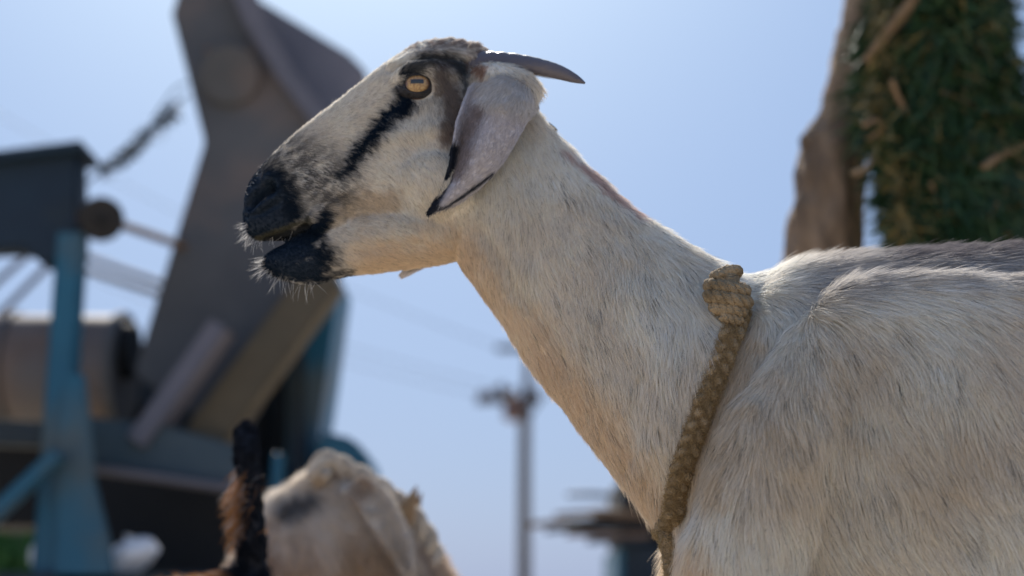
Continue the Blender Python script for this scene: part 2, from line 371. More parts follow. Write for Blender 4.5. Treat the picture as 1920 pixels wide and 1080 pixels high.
# shoulders: blade, point of the shoulder, upper arm; hips
for s in (-1, 1):
    def q(px, py, y): return at(px, py, -abs(y)) * np.array([1, -s if s > 0 else 1, 1])
    def q(px, py, y, s=s):
        p = at(px, py, -abs(y)); p[1] = s * abs(y); return p
    gb.tube([q(1560, 640, .075), q(1490, 780, .09), q(1430, 920, .092), q(1400, 1060, .085), q(1420, 1180, .08)], [.04, .052, .056, .052, .05], seg=16, n=16)
    gb.loft([(q(a, t_, yy), q(a, b_, yy), ww, 0) for a, t_, b_, ww, yy in [(1420, 760, 1060, .020, .078), (1460, 680, 1100, .034, .082), (1505, 598, 1110, .042, .085), (1560, 546, 1120, .042, .088), (1630, 524, 1150, .048, .088), (1750, 518, 1170, .052, .090), (1900, 524, 1170, .056, .095),
             (2100, 540, 1160, .06, .10), (2350, 560, 1120, .055, .10), (2560, 640, 1000, .03, .08)]], n=40, seg=24)
    gb.tube([q(2420, 560, .07), q(2480, 760, .10), q(2500, 960, .10), q(2440, 1150, .10)], [.06, .09, .08, .05], seg=16, n=14)
    # legs, down to the ground
    e = q(1500, 1230, .10); fl = [e, (e[0] + .03, s * .10, .36), (e[0] + .015, s * .098, .225), (e[0] + .02, s * .098, .20), (e[0] + .02, s * .098, .07), (e[0], s * .098, .03)]
    gb.tube(fl, [.05, .036, .021, .022, .013, .019], seg=14, n=30)
    gb.tube([(e[0], s * .098, .032), (e[0] - .022, s * .10, .004)], [.020, .026], seg=12, flat=1.0)
    h = q(2450, 1120, .10); hl = [h, (h[0] - .02, s * .10, .37), (h[0] + .10, s * .098, .235), (h[0] + .105, s * .098, .215), (h[0] + .07, s * .098, .08), (h[0] + .045, s * .098, .03)]
    gb.tube(hl, [.06, .045, .018, .02, .014, .019], seg=14, n=30)
    gb.tube([(h[0] + .045, s * .098, .032), (h[0] + .02, s * .10, .004)], [.020, .026], seg=12)
    # orbit, cheek muscle, cheekbone, ear base
    gb.tube([q(765, 165, .030), q(790, 158, .038), q(822, 160, .034)], [.016, .0225, .018], seg=14, n=8)
    gb.tube([q(760, 330, .022), q(820, 340, .026), q(860, 390, .022)], [.024, .034, .026], seg=14, n=8)
    gb.tube([q(905, 150, .030), q(955, 165, .048), q(990, 195, .042)], [.018, .021, .018], seg=14, n=8)
    gb.tube([q(880, 110, .020), q(902, 118, .024)], [.016, .014], seg=14, n=6)
    gb.tube([q(640, 395, .016), q(600, 412, .015), q(585, 425, .012)], [.014, .013, .011], seg=12, n=6)
tl = at(2740, 560, 0); gb.tube([tl, tl + np.array([.06, 0, .03]), tl + np.array([.11, 0, .10])], [.022, .018, .008], seg=12, n=10)
gme = remeshed(gb, .0027, 8)
V = get_v(gme); Nn = get_n(gme)
def tex(V):
    Q = V.copy(); Q[:, 1] = -np.abs(Q[:, 1]); return proj(Q)
PX, PY = tex(V)
side = sstep(.004, .014, np.abs(V[:, 1]))
disp = np.zeros(len(V))
head = (PX < 1000) & (PY < 560)
# mouth slit, with the corner tucked in
d, t = segd(PX, PY, [(500, 449), (540, 440), (578, 421)]); disp -= .009 * np.exp(-(d / 5.5) ** 2) * head * side
d, t = segd(PX, PY, [(578, 421), (606, 408)]); disp -= .003 * np.exp(-(d / 5) ** 2) * head * side
# nostril: a comma running up and back from the tip of the nose
d, t = segd(PX, PY, [(468, 388), (478, 372), (496, 356), (506, 352)]); disp -= .015 * np.exp(-(d / (6.5 + 4 * t)) ** 2) * head * sstep(.002, .006, np.abs(V[:, 1]))
d, t = segd(PX, PY, [(470, 400), (495, 383), (520, 362), (522, 340), (503, 330)]); disp += .0028 * np.exp(-(d / 8) ** 2) * head * side
d, t = segd(PX, PY, [(463, 405), (490, 398), (520, 380)]); disp -= .003 * np.exp(-(d / 5) ** 2) * head * side
# upper lip swell, chin swell
d = np.hypot((PX - 505) / 40, (PY - 425) / 22); disp += .0025 * np.exp(-d ** 2) * head * side
# eye socket and tear groove, brow folds
d = np.hypot((PX - 784) / 27, (PY - 163) / 22); disp -= .016 * np.exp(-d ** 4) * head * side
d, t = segd(PX, PY, [(752, 182), (720, 212), (690, 245)]); disp -= .0025 * np.exp(-(d / 12) ** 2) * head * side
d, t = segd(PX, PY, [(745, 150), (770, 128), (810, 124), (850, 140)]); disp += .004 * np.exp(-(d / 9) ** 2) * head * side
d, t = segd(PX, PY, [(730, 128), (775, 105), (840, 98), (895, 108)]); disp += .003 * np.exp(-(d / 5) ** 2) * head * side
d, t = segd(PX, PY, [(728, 140), (775, 116), (840, 108), (890, 118)]); disp -= .0022 * np.exp(-(d / 5) ** 2) * head * side
fold = np.sin((PY + .35 * np.abs(PX - 820) + 6 * noise(V, 60)) * .62) * sstep(110, 85, PY) * sstep(720, 750, PX) * sstep(925, 900, PX)
disp += .0007 * fold * head * (.3 + noise(V, 45))
# cheekbone line and jaw hollow
d, t = segd(PX, PY, [(700, 262), (760, 250), (830, 235)]); disp += .003 * np.exp(-(d / 16) ** 2) * head * side
d, t = segd(PX, PY, [(660, 470), (720, 460), (790, 455)]); disp -= .002 * np.exp(-(d / 14) ** 2) * head * side
# groove between neck and shoulder, and the hollow beside the spine
body = PX > 1150
d, t = segd(PX, PY, [(1400, 560), (1395, 640), (1350, 740), (1310, 850), (1275, 960)]); disp -= .010 * np.exp(-(d / 30) ** 2) * body * sstep(.02, .05, np.abs(V[:, 1]))
d, t = segd(PX, PY, [(905, 430), (960, 520), (1060, 680), (1180, 850)]); disp -= .0035 * np.exp(-(d / 16) ** 2) * side
d, t = segd(PX, PY, [(1200, 560), (1250, 700), (1230, 820)]); disp += .006 * np.exp(-(d / 40) ** 2) * body
d, t = segd(PX, PY, [(1470, 560), (1440, 640), (1420, 720)]); disp -= .003 * np.exp(-(d / 26) ** 2) * body * side
disp += (fbm(V, 22) - .5) * .004 * (PX > 900) + (fbm(V, 120) - .5) * .0007
V = V + Nn * disp[:, None]
set_v(gme, V)

def goat_colour(P, strand=False):
    px, py = tex(P); n1 = fbm(P, 55); n2 = noise(P, 260); n3 = fbm(P, 14)
    w_ = (n1 - .5) * 34 + (n2 - .5) * 22
    if strand: w_ = w_ + rng.normal(size=len(P)) * 6
    c = np.tile(np.array([.92, .88, .80]), (len(P), 1))
    c = mixc(c, (.74, .64, .52), .4 * sstep(.35, .7, n3))
    # warm tan, mostly painted bounce light, on throat, underside of the jaw and chest
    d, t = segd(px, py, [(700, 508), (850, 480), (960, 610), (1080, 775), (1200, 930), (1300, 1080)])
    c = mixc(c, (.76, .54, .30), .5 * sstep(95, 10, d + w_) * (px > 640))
    d, t = segd(px, py, [(1400, 640), (1370, 720), (1330, 900)]); c = mixc(c, (.60, .46, .28), .55 * sstep(60, 10, d + w_))  # shading of the hollow between neck and shoulder, painted in tan
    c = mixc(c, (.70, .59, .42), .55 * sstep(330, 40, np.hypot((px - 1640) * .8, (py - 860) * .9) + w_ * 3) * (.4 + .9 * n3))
    c = mixc(c, (.58, .44, .27), .5 * sstep(40, 10, segd(px, py, [(620, 385), (720, 372)])[0] + w_))
    hd = (px < 1000) & (py < 570)
    # grey-black mottling over the nose
    nose = sstep(95, 20, segd(px, py, [(500, 310), (565, 318), (610, 345)])[0] + w_ * .5) * sstep(.40, .62, noise((P @ np.array([[.77, 0, .64], [0, 1, 0], [-.64, 0, .77]])) * np.array([1, .6, .4]), 330) * .6 + n1 * .5 + (.05 if not strand else rng.normal(size=len(P)) * .13))
    c = mixc(c, (.03, .036, .05), nose * hd * .82)
    blk = np.zeros(len(P))
    def zone(poly, r, soft=8, k=.35):
        nonlocal blk
        d, t = segd(px, py, poly); blk = np.maximum(blk, sstep(r + soft, r - soft, d + w_ * k))
    zone([(470, 350), (470, 400), (480, 440), (520, 430)], 33, 12); zone([(510, 342), (520, 385), (545, 400)], 30, 14, .6); zone([(540, 345), (545, 390), (565, 405)], 16, 14, .6)
    zone([(505, 495), (545, 505), (585, 505), (600, 480)], 32, 14, .8); zone([(560, 470), (590, 440), (605, 405)], 15, 8, .5); zone([(495, 488), (540, 466), (580, 445)], 13, 4, .1); zone([(530, 488), (575, 468)], 20, 6, .2); zone([(505, 462), (545, 450), (585, 432)], 17, 4, .1); zone([(495, 395), (538, 398)], 24, 6, .1); zone([(600, 520), (640, 512)], 14, 12, .7)
    zone([(492, 300), (470, 340)], 10)
    zone([(765, 185), (722, 218), (690, 255), (655, 300)], 15.5, 9, .8); zone([(655, 300), (632, 330)], 11, 8, .7)
    zone([(748, 172), (762, 195)], 12); brow = sstep(22, 6, segd(px, py, [(760, 138), (795, 112), (840, 110), (868, 128)])[0] + w_ * .5); zone([(752, 165), (760, 140)], 9)
    brow = np.maximum(brow, sstep(9, 1, segd(px, py, [(868, 135), (873, 175), (868, 225)])[0] + w_ * .5) * .9); c = mixc(c, (.035, .042, .055), brow * hd * .93)
    brown = sstep(32, 8, segd(px, py, [(822, 135), (842, 175), (850, 215), (838, 255)])[0] + w_ * .6)
    c = mixc(c, (.19, .12, .09), brown * hd * .8)
    brown = sstep(15, 4, segd(px, py, [(880, 116), (905, 132)])[0] + w_ * .5); 
    c = mixc(c, (.07, .085, .085), sstep(70, 30, segd(px, py, [(840, 130), (850, 180)])[0] + w_) * hd * .28)
    c = mixc(c, (.011, .022, .040), blk * hd)
    c = mixc(c, (.36, .18, .10), brown * hd * .8)
    # brown-purple tinge over the crown; pale lip line and eye corner
    c = mixc(c, (.26, .19, .17), sstep(24, 4, segd(px, py, [(760, 88), (850, 78), (905, 95)])[0] + w_ * .4) * sstep(.35, .6, n2 * .5 + n1 * .5) * hd * .8)
    c = mixc(c, (.09, .085, .055), sstep(9, 3, segd(px, py, [(480, 448), (530, 430), (575, 410)])[0] + w_ * .15) * hd * .8)
    c = mixc(c, (.006, .008, .010), sstep(9, 5, segd(px, py, [(500, 450), (540, 441), (577, 422)])[0]) * hd)
    # raw pinkish crest of the neck, dark saddle along the spine
    c = mixc(c, (.52, .30, .25), sstep(9, 1, segd(px, py, [(1050, 278), (1120, 340), (1190, 400)])[0] + w_ * .3) * .6)
    c = mixc(c, (.07, .055, .055), sstep(44, 14, segd(px, py, [(1600, 476), (1760, 462), (1900, 456), (2200, 450), (2650, 480)])[0] + w_ * .6) * sstep(1560, 1700, px) * .93)
    c = mixc(c, (.27, .25, .26), sstep(75, 15, segd(px, py, [(1500, 520), (1700, 490), (2000, 490)])[0] + w_) * sstep(1420, 1560, px) * .6)
    if strand:
        v = rng.normal(1, .10, len(P)); c = c * np.clip(v, .5, 1.35)[:, None]
        clp = noise(P * np.array([1, 1, .35]), 150)      # tufts of darker guard hair, drawn out along the coat
        dk = (rng.random(len(P)) < (.022 + .13 * sstep(.62, .85, clp)) * sstep(900, 1100, px)) 
        c[dk] = c[dk] * .28 + np.array([.01, .012, .018])
        dk = (rng.random(len(P)) < .07) & hd; c[dk] *= .45
    else: c = c * .82
    return np.clip(c, 0, .92)
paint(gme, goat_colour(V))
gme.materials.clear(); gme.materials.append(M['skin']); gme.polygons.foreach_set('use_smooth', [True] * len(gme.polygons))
groot_loc = np.array([at(1600, 800)[0], 0, 0.0])
goat = empty('goat', groot_loc, 'large white goat with a black-striped face, dark muzzle and one swept-back horn, standing in front', 'goat')
set_v(gme, V - groot_loc); gbody = bpy.data.objects.new('body', gme); COL.objects.link(gbody); gbody.parent = goat
gme.name = 'body'
tri = tris_of(gme); bvh = BVHTree.FromPolygons([Vector(p) for p in V], [tuple(int(i) for i in q) for q in tri])
def hit(px, py, off=0.0):
    r = ray(px, py); r = r / np.linalg.norm(r); h = bvh.ray_cast(Vector(CAM), Vector(r))
    if h[0] is None: return at(px, py, 0)
    return np.array(h[0]) + np.array(h[1]) * off

COMB = [(470, 350, 1, .2), (500, 310, 1, -.1), (480, 440, .6, .6), (560, 270, 1, .25), (620, 230, 1, -.05), (600, 330, 1, .45), (680, 180, 1, -.25), (660, 280, 1, .6), (700, 350, 1, .5), (620, 400, 1, .3),
        (560, 500, 1, .5), (640, 480, 1, .55), (740, 470, 1, .45), (730, 130, .6, -.6), (780, 95, 1, -.3), (860, 80, 1, .15), (740, 200, .5, 1), (800, 220, .25, 1), (770, 300, .7, .9), (840, 290, .2, 1), (830, 400, .5, 1),
        (840, 130, .6, 1), (890, 115, .5, .8), (900, 160, -.2, 1), (930, 400, .1, 1), (900, 500, .35, 1), (1010, 250, .25, 1), (1000, 450, .15, 1), (1000, 640, .5, 1), (1100, 400, .3, 1),
        (1080, 560, .12, 1), (1150, 700, .25, 1), (1130, 820, .6, 1), (1250, 500, .45, 1), (1220, 640, .3, 1), (1210, 850, .45, 1), (1300, 560, .6, 1), (1280, 720, .1, 1), (1220, 950, .2, 1),
        (1420, 520, 1, -.15), (1500, 495, 1, -.15), (1460, 580, .2, 1), (1390, 640, -.5, 1), (1340, 760, -.5, 1), (1310, 900, -.45, 1), (1290, 1030, -.25, 1), (1440, 700, -.35, 1), (1400, 850, -.15, 1), (1400, 1020, .05, 1),
        (1530, 560, .7, .5), (1560, 640, -.05, 1), (1550, 800, .12, 1), (1540, 960, .35, 1), (1640, 530, 1, -.05), (1650, 620, .25, 1), (1700, 720, .25, 1), (1680, 860, .45, 1), (1680, 1000, .7, 1),
        (1780, 560, .6, .8), (1830, 640, .2, 1), (1850, 760, .35, 1), (1860, 900, .5, 1), (1850, 1040, .6, 1), (1700, 490, 1, .05), (1900, 480, 1, .1), (2200, 500, 1, .4), (2200, 800, .5, 1), (2500, 800, .4, 1),
        (1560, 1200, .1, 1), (2450, 1250, .1, 1), (1560, 1450, .05, 1), (2450, 1450, .05, 1)]
# every strand of the coat
def wfun(P, N_):
    px, py = tex(P); far = P[:, 1] > .045
    wv = np.where(far, .10, 1.0) * np.where(px > 1980, .12, 1.0) * np.where(py > 1140, .15, 1.0)
    return wv * np.where((px < 1000) & (py < 560), 2.6, 1.0)
NF = 620000
P, Q = scatter(gme, NF, lambda a, b: wfun(a + groot_loc, b)); P = P + groot_loc
px, py = tex(P)
eye_c = at(784, 161, -.047)
keep = (np.hypot((px - 784) / 30, (py - 163) / 24) > 1) & (segd(px, py, [(500, 449), (577, 422)])[0] > 5) & (segd(px, py, [(472, 386), (500, 356)])[0] > 8)
keep &= ~((px < 530) & (py < 430) & (py > 320) & (rng.random(len(px)) < .45))
keep &= P[:, 2] > .045
keep &= ~((px > 905) & (px < 975) & (py > 92) & (py < 134) & (rng.random(len(px)) < .75))
P, Q, px, py = P[keep], Q[keep], px[keep], py[keep]
L = np.full(len(P), .0155)
L = np.where((px < 1000) & (py < 600), .0062, L)
L = L + (.0155 - .0062) * 0
nk = sstep(860, 1000, px + (py - 300) * .15); L = np.where(px < 1010, .0062 + .0065 * nk, L)
L = np.where((px >= 1010), .0120 + .0080 * sstep(1010, 1350, px), L)
L *= 1 - .72 * sstep(75, 25, segd(px, py, [(470, 360), (500, 420), (560, 500)])[0])
L *= 1 + .5 * sstep(60, 20, segd(px, py, [(1150, 890), (1230, 970), (1270, 1060)])[0])
L *= 1 + .45 * sstep(50, 15, segd(px, py, [(1420, 510), (1480, 490), (1560, 490)])[0])
L *= 1 + .25 * sstep(70, 20, segd(px, py, [(1520, 560), (1700, 530), (1900, 530)])[0])
L *= 1 - .5 * sstep(38, 18, segd(px, py, [(1383, 595), (1345, 695), (1300, 815), (1270, 925), (1262, 970)])[0])
L *= rng.uniform(.6, 1.25, len(P)) * (.75 + .5 * noise(P, 90))
lift = .20 + .20 * noise(P, 70)
D = field(px, py, COMB) ; D /= np.linalg.norm(D, axis=1)[:, None]
sw = (fbm(P, 28) - .5) * 1.3; D = D + np.c_[sw, (noise(P, 40) - .5) * .3, -sw * .2]
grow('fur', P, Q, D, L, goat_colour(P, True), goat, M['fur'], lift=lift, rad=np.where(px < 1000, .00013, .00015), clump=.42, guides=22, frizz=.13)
# whiskers on lip and chin, sparse guard hairs on brow and nose
WP, WD, WL = [], [], []
def whisk(px0, py0, px1, py1, n_, dx, dy, l, spread=.35):
    for _ in range(n_):
        u = random.random(); x, y = px0 + (px1 - px0) * u, py0 + (py1 - py0) * u
        h = hit(x + random.uniform(-3, 3), y + random.uniform(-3, 3)); WP.append(h); a = random.gauss(0, spread)
        WD.append(np.array([dx * math.cos(a) - dy * math.sin(a), -random.uniform(-.5, .9) * .5, -(dx * math.sin(a) + dy * math.cos(a))])); WL.append(l * random.uniform(.5, 1.15))
whisk(462, 415, 464, 438, 21, -1, .45, .013); whisk(464, 438, 482, 452, 23, -.6, .9, .014); whisk(482, 452, 530, 444, 12, -.15, 1, .010); whisk(530, 446, 560, 432, 3, -.1, 1, .009)
whisk(497, 482, 495, 500, 23, -1, .25, .015); whisk(495, 500, 525, 520, 23, -.7, .8, .017); whisk(525, 522, 580, 532, 13, -.1, 1, .018); whisk(580, 530, 640, 518, 10, .35, 1, .014)
whisk(740, 112, 900, 84, 12, -.1, -1, .010); whisk(610, 212, 690, 155, 8, -.1, -1, .009); whisk(498, 305, 460, 370, 10, -1, -.2, .006)
whisk(762, 148, 805, 146, 26, -.1, .25, .007, .3)
WP, WD, WL = map(np.array, (WP, WD, WL)); WD = WD / np.linalg.norm(WD, axis=1)[:, None]
tt = np.linspace(0, 1, 5)[None, :, None]
S = WP[:, None] + WD[:, None] * tt * WL[:, None, None] + np.array([.12, 0, -.12]) * tt ** 2 * WL[:, None, None] * rng.normal(.5, .8, (len(WP), 1, 1))
link_curves('whiskers', S, np.tile(np.array([1, .9, .75, .5, .15]) * .00009, (len(WP), 1)), np.tile([.8, .78, .74], (len(WP), 1)), goat, M['fur'])

# eyes
for s in (-1, 1):
    ec = at(784, 161, -.0440); ec[1] = s * .0440
    bm = bmesh.new(); bmesh.ops.create_uvsphere(bm, u_segments=40, v_segments=24, radius=.0148)
    me = bpy.data.meshes.new('eye'); bm.to_mesh(me); bm.free(); me.materials.append(M['eye']); me.polygons.foreach_set('use_smooth', [True] * len(me.polygons))
    e = bpy.data.objects.new('eye', me); COL.objects.link(e); e.parent = goat; e.location = ec - groot_loc; TILT = Matrix.Rotation(R(9) * -s, 3, 'X'); e.rotation_euler = TILT.to_euler(); TM = np.array(TILT)
    # lids: an almond ring lying on the ball
    for up_ in (1, -1):
        lid = MB(); rr = []
        for u in np.linspace(0, math.pi, 22):
            ax, az = .0116 * math.cos(u), (.0067 if up_ > 0 else .0084) * math.sin(u) * up_
            inner = np.array([ax, 0, az]); sec = []
            for k, (g_, lift_) in enumerate([(0, .0003), (.08, .0016), (.26, .0019), (.55, .0004), (.85, -.0045), (.5, -.007), (.1, -.004)]):
                p = inner * (1 + g_); r2 = p[0] ** 2 + p[2] ** 2; yy = math.sqrt(max(.0148 ** 2 - min(r2, .0145 ** 2), 0)) + lift_
                sec.append(ec + TM @ np.array([p[0], s * yy, p[2]]))
            rr.append(sec)
        lid.rings(rr); lid.build('eyelid', M['lid'], goat)

# horns
for s in (-1, 1):
    if s < 0:
        ctr = [(892, 122, -.026, .0150), (915, 119, -.034, .0128), (960, 119, -.044, .0108), (1005, 124, -.052, .0088), (1045, 134, -.057, .0074), (1078, 147, -.058, .0045), (1097, 156, -.058, .0010)]
        pts = [at(a, b, y) for a, b, y, r in ctr]
    else:
        ctr = [(892, 128, .026, .0130), (915, 126, .032, .010), (955, 124, .036, .0080), (995, 128, .040, .007), (1030, 138, .043, .0048), (1055, 147, .045, .0012)]
        pts = [at(a, b, y) for a, b, y, r in ctr]
    A = crom(np.c_[pts, [c[3] for c in ctr]], 70); L_ = len(A)
    hb = MB(); rr = []
    T = np.gradient(A[:, :3], axis=0); T /= np.linalg.norm(T, axis=1)[:, None]
    for k in range(L_):
        u = np.cross(T[k], (0, 1, 0)); u /= np.linalg.norm(u); v = np.cross(T[k], u); f = k / L_
        rd = A[k, 3] * (1 + .035 * math.sin(f * 95 + 2 * math.sin(f * 9)) * (1 - f))
        rr.append([A[k, :3] + rd * (u * math.cos(a) * (1.0 if math.cos(a) * u[2] < 0 else .92) + v * .78 * math.sin(a)) for a in np.linspace(0, 2 * math.pi, 20, endpoint=False)])
    hb.rings(rr); hb.build('horn', M['horn'], goat)

# ears: a drooping leaf, folded over at the top, with a groove along its front half
def ear(s):
    #        front             trough          ridge             back            (px, py, y)
    rows = [[(905, 148, .040), (925, 140, .044), (955, 142, .046), (985, 158, .040), (1000, 180, .036)],
            [(882, 165, .052), (905, 158, .052), (945, 150, .070), (990, 165, .062), (1005, 200, .048)],
            [(868, 192, .060), (888, 192, .054), (928, 190, .084), (975, 196, .080), (995, 215, .060)],
            [(856, 232, .066), (875, 235, .056), (912, 236, .082), (952, 246, .082), (975, 252, .066)],
            [(848, 275, .066), (864, 278, .055), (892, 282, .078), (928, 290, .078), (947, 298, .066)],
            [(842, 312, .062), (855, 316, .054), (875, 322, .070), (900, 330, .070), (915, 338, .062)],
            [(830, 346, .056), (838, 350, .051), (852, 354, .061), (872, 358, .062), (888, 362, .056)],
            [(815, 376, .050), (820, 379, .048), (827, 381, .054), (838, 383, .054), (852, 384, .050)],
            [(803, 397, .046), (804, 398, .046), (806, 398, .048), (808, 398, .048), (810, 397, .046)]]
    sh_ = [(0, 0)] * 9 if s < 0 else [(-70 * (k / 8) ** 1.5, 76 * (k / 8) ** 1.5) for k in range(9)]
    G = np.array([[at(a + sh_[k][0], b + sh_[k][1], -y) for a, b, y in r] for k, r in enumerate(rows)]); G[:, :, 1] *= -s if s > 0 else 1
    if s > 0: G[:, :, 1] = np.abs(G[:, :, 1])
    G = crom(G, 44); G = crom(G.transpose(1, 0, 2), 26).transpose(1, 0, 2)
    nu, nv = G.shape[:2]
    du = np.gradient(G, axis=0); dv = np.gradient(G, axis=1); N_ = np.cross(du, dv); N_ /= np.linalg.norm(N_, axis=2)[:, :, None] + 1e-9
    if (N_[nu // 2, nv // 2, 1] > 0) != (s > 0): N_ = -N_
    G = G + N_ * ((fbm(G.reshape(-1, 3), 110) - .5) * .0035).reshape(nu, nv, 1)
    th = .0016 * np.sin(np.linspace(.12, math.pi - .12, nv))[None, :, None] * np.ones((nu, 1, 1)) + .0005
    Fp, Bp = G + N_ * th, G - N_ * th
    mb = MB(); vv = list(Fp.reshape(-1, 3)) + list(Bp.reshape(-1, 3)); ff = []; o = nu * nv
    for i in range(nu - 1):
        for j in range(nv - 1):
            a = i * nv + j; ff.append((a, a + 1, a + nv + 1, a + nv)); ff.append((o + a, o + a + nv, o + a + nv + 1, o + a + 1))
    for i in range(nu - 1):
        for j in (0, nv - 1): a = i * nv + j; ff.append((a, a + nv, o + a + nv, o + a))
    for j in range(nv - 1):
        for i in (0, nu - 1): a = i * nv + j; ff.append((a, o + a, o + a + 1, a + 1))
    mb.add(vv, ff); o_ = mb.build('ear', M['skin'], goat)
    def ec_(P, strand):
        px, py = tex(P) ; n1 = fbm(P, 70); w_ = (n1 - .5) * 9 + (rng.normal(size=len(P)) * 2.5 if strand else 0)
        c = np.tile(np.array([.56, .54, .57]), (len(P), 1)); c = mixc(c, (.66, .63, .60), sstep(60, 20, segd(px, py, [(930, 165), (990, 178)])[0] + w_))  # sunlit ridge along the ear's top painted paler than the rest
        c = mixc(c, (.22, .17, .155), sstep(26, 4, segd(px, py, [(897, 205), (878, 245), (868, 290), (858, 320)])[0] + w_) * .8)
        c = mixc(c, (.025, .03, .045), sstep(15, 7, segd(px, py, [(850, 275), (838, 335), (803, 396)])[0] + w_ * .4))
        c = mixc(c, (.03, .035, .05), sstep(5, .5, segd(px, py, [(803, 396), (842, 386), (900, 345), (925, 325)])[0] + w_ * .4))
        c = mixc(c, (.03, .035, .05), sstep(16, 3, segd(px, py, [(803, 396), (815, 385)])[0] + w_ * .4))
        c = mixc(c, (.28, .28, .32), sstep(.80, .95, noise(P, 240)) * .2)
        if strand: c = c * np.clip(rng.normal(1, .1, len(P)), .6, 1.3)[:, None]
        else: c = c * .8
        return c
    me = o_.data; Vw = get_v(me) + groot_loc; paint(me, ec_(Vw, False))
    nf = 30000 if s < 0 else 3000
    P, Q = scatter(me, nf, lambda a, b: np.ones(len(a))); P = P + groot_loc; px, py = tex(P)
    D = field(px, py, [(950, 150, -.4, .8), (990, 190, -.3, 1), (900, 170, -.5, 1), (900, 250, -.35, 1), (860, 300, -.3, 1), (830, 370, -.6, 1), (900, 340, -.8, .7)])
    L = (.0042 + .004 * sstep(60, 15, segd(px, py, [(925, 160), (990, 175)])[0])) * rng.uniform(.6, 1.3, len(P))
    f_ = grow('fur', P, Q, D, L, ec_(P, True), goat, M['fur'], lift=.18, rad=.00017, clump=.4, guides=14, frizz=.08)
    return o_
ear(-1); ear(1)

# ------------------------------------------------------------------ rope round the neck
def plies(mb_list, C, R_, r, turns, phase=0.0, nseg=8):
    """three plies twisted round the centreline C"""
    T = np.gradient(C, axis=0); T /= np.linalg.norm(T, axis=1)[:, None]; u = np.cross(T[0], (0, 1, 0)) + 1e-6; F = []
    for k in range(len(C)):
        u = u - T[k] * (u @ T[k]); u /= np.linalg.norm(u); F.append((u.copy(), np.cross(T[k], u)))
    for m_, mb in enumerate(mb_list):
        pts = [C[k] + R_ * (F[k][0] * math.cos(turns * 2 * math.pi * k / len(C) + phase + m_ * 2.094) + F[k][1] * math.sin(turns * 2 * math.pi * k / len(C) + phase + m_ * 2.094)) for k in range(len(C))]
        mb.tube(pts, r, seg=nseg)
def fuzz(parent, P0, N0, n_, L_, col, rad=.00013):
    k = rng.integers(0, len(P0), n_); D = rng.normal(size=(n_, 3))
    grow('fibres', P0[k] + rng.normal(size=(n_, 3)) * .0006, N0[k], D, rng.uniform(.4, 1.2, n_) * L_, np.tile(col, (n_, 1)) * rng.uniform(.6, 1.4, (n_, 1)), parent, M['fur'], lift=.9, rad=rad, clump=0, frizz=.5)
near_px = [(1383, 595), (1366, 635), (1345, 695), (1322, 755), (1300, 815), (1281, 870), (1270, 925), (1263, 970)]
path = [hit(x, y, .0025) for x, y in near_px]
low = path[-1]; top = path[0]
far = []
for p in path[::-1]:
    hq = bvh.ray_cast(Vector((p[0], .6, p[2])), Vector((0, -1, 0)))
    far.append(np.array([p[0], (hq[0][1] if hq[0] else .06) + .006, p[2]]))
mid_low = at(1246, 1000, .0)
kc = hit(1362, 560, .010)
topm = np.array([kc[0], .02, kc[2] + .012])
loop = [kc + np.array([.004, .0, -.012])] + path + [mid_low] + far + [topm]
rope = empty('rope_collar', (kc[0], 0, low[2]), 'brown braided rope collar knotted round the neck of the large white goat', 'rope')
Cn = crom(np.array(loop), 420)
seg_l = np.r_[0, np.cumsum(np.linalg.norm(np.diff(Cn, axis=0), axis=1))]
T = np.gradient(Cn, axis=0); T /= np.linalg.norm(T, axis=1)[:, None]
outw = Cn - np.array([Cn[:, 0].mean(), 0, Cn[:, 2].mean()]); outw[:, 0] *= .2; outw[:, 2] *= .2; outw = outw - T * (outw * T).sum(1)[:, None]; outw /= np.linalg.norm(outw, axis=1)[:, None]
lat = np.cross(T, outw)
for b in range(3):
    ph = seg_l / .036 * 2 * math.pi + b * 2 * math.pi / 3
    wv = 1 + .9 * (noise(np.c_[seg_l * 60, seg_l * 0 + b * 7, seg_l * 0], 1.0) - .5)
    ph = ph + 1.3 * (noise(np.c_[seg_l * 35, seg_l * 0 + 3, seg_l * 0], 1.0) - .5)
    pts = Cn + lat * (np.sin(ph) * .0056 * wv)[:, None] + outw * (np.sin(2 * ph) * .0030 + .0005)[:, None]
    st = MB(); 
    Tq = np.gradient(pts, axis=0); Tq /= np.linalg.norm(Tq, axis=1)[:, None]
    st.tube(pts, .0043 * (1 + .08 * np.sin(seg_l * 900 + b)), seg=10); st.build('strand', M['rope'], rope)
fz = Cn[:, None] + 0; nfz = outw * rng.uniform(.2, 1, (len(Cn), 1)) + lat * rng.normal(size=(len(Cn), 1))
nfz /= np.linalg.norm(nfz, axis=1)[:, None]
PP = np.repeat(Cn, 24, 0); sgn = rng.uniform(-1, 1, len(PP)); LL = np.repeat(lat, 24, 0); OO = np.repeat(outw, 24, 0)
PP = PP + LL * (sgn * .009)[:, None] + OO * (np.sqrt(1 - sgn ** 2) * .006)[:, None]; NN = LL * sgn[:, None] + OO * np.sqrt(1 - sgn ** 2)[:, None]
fuzz(rope, PP, NN, 26000, .006, np.array([.42, .31, .17]))
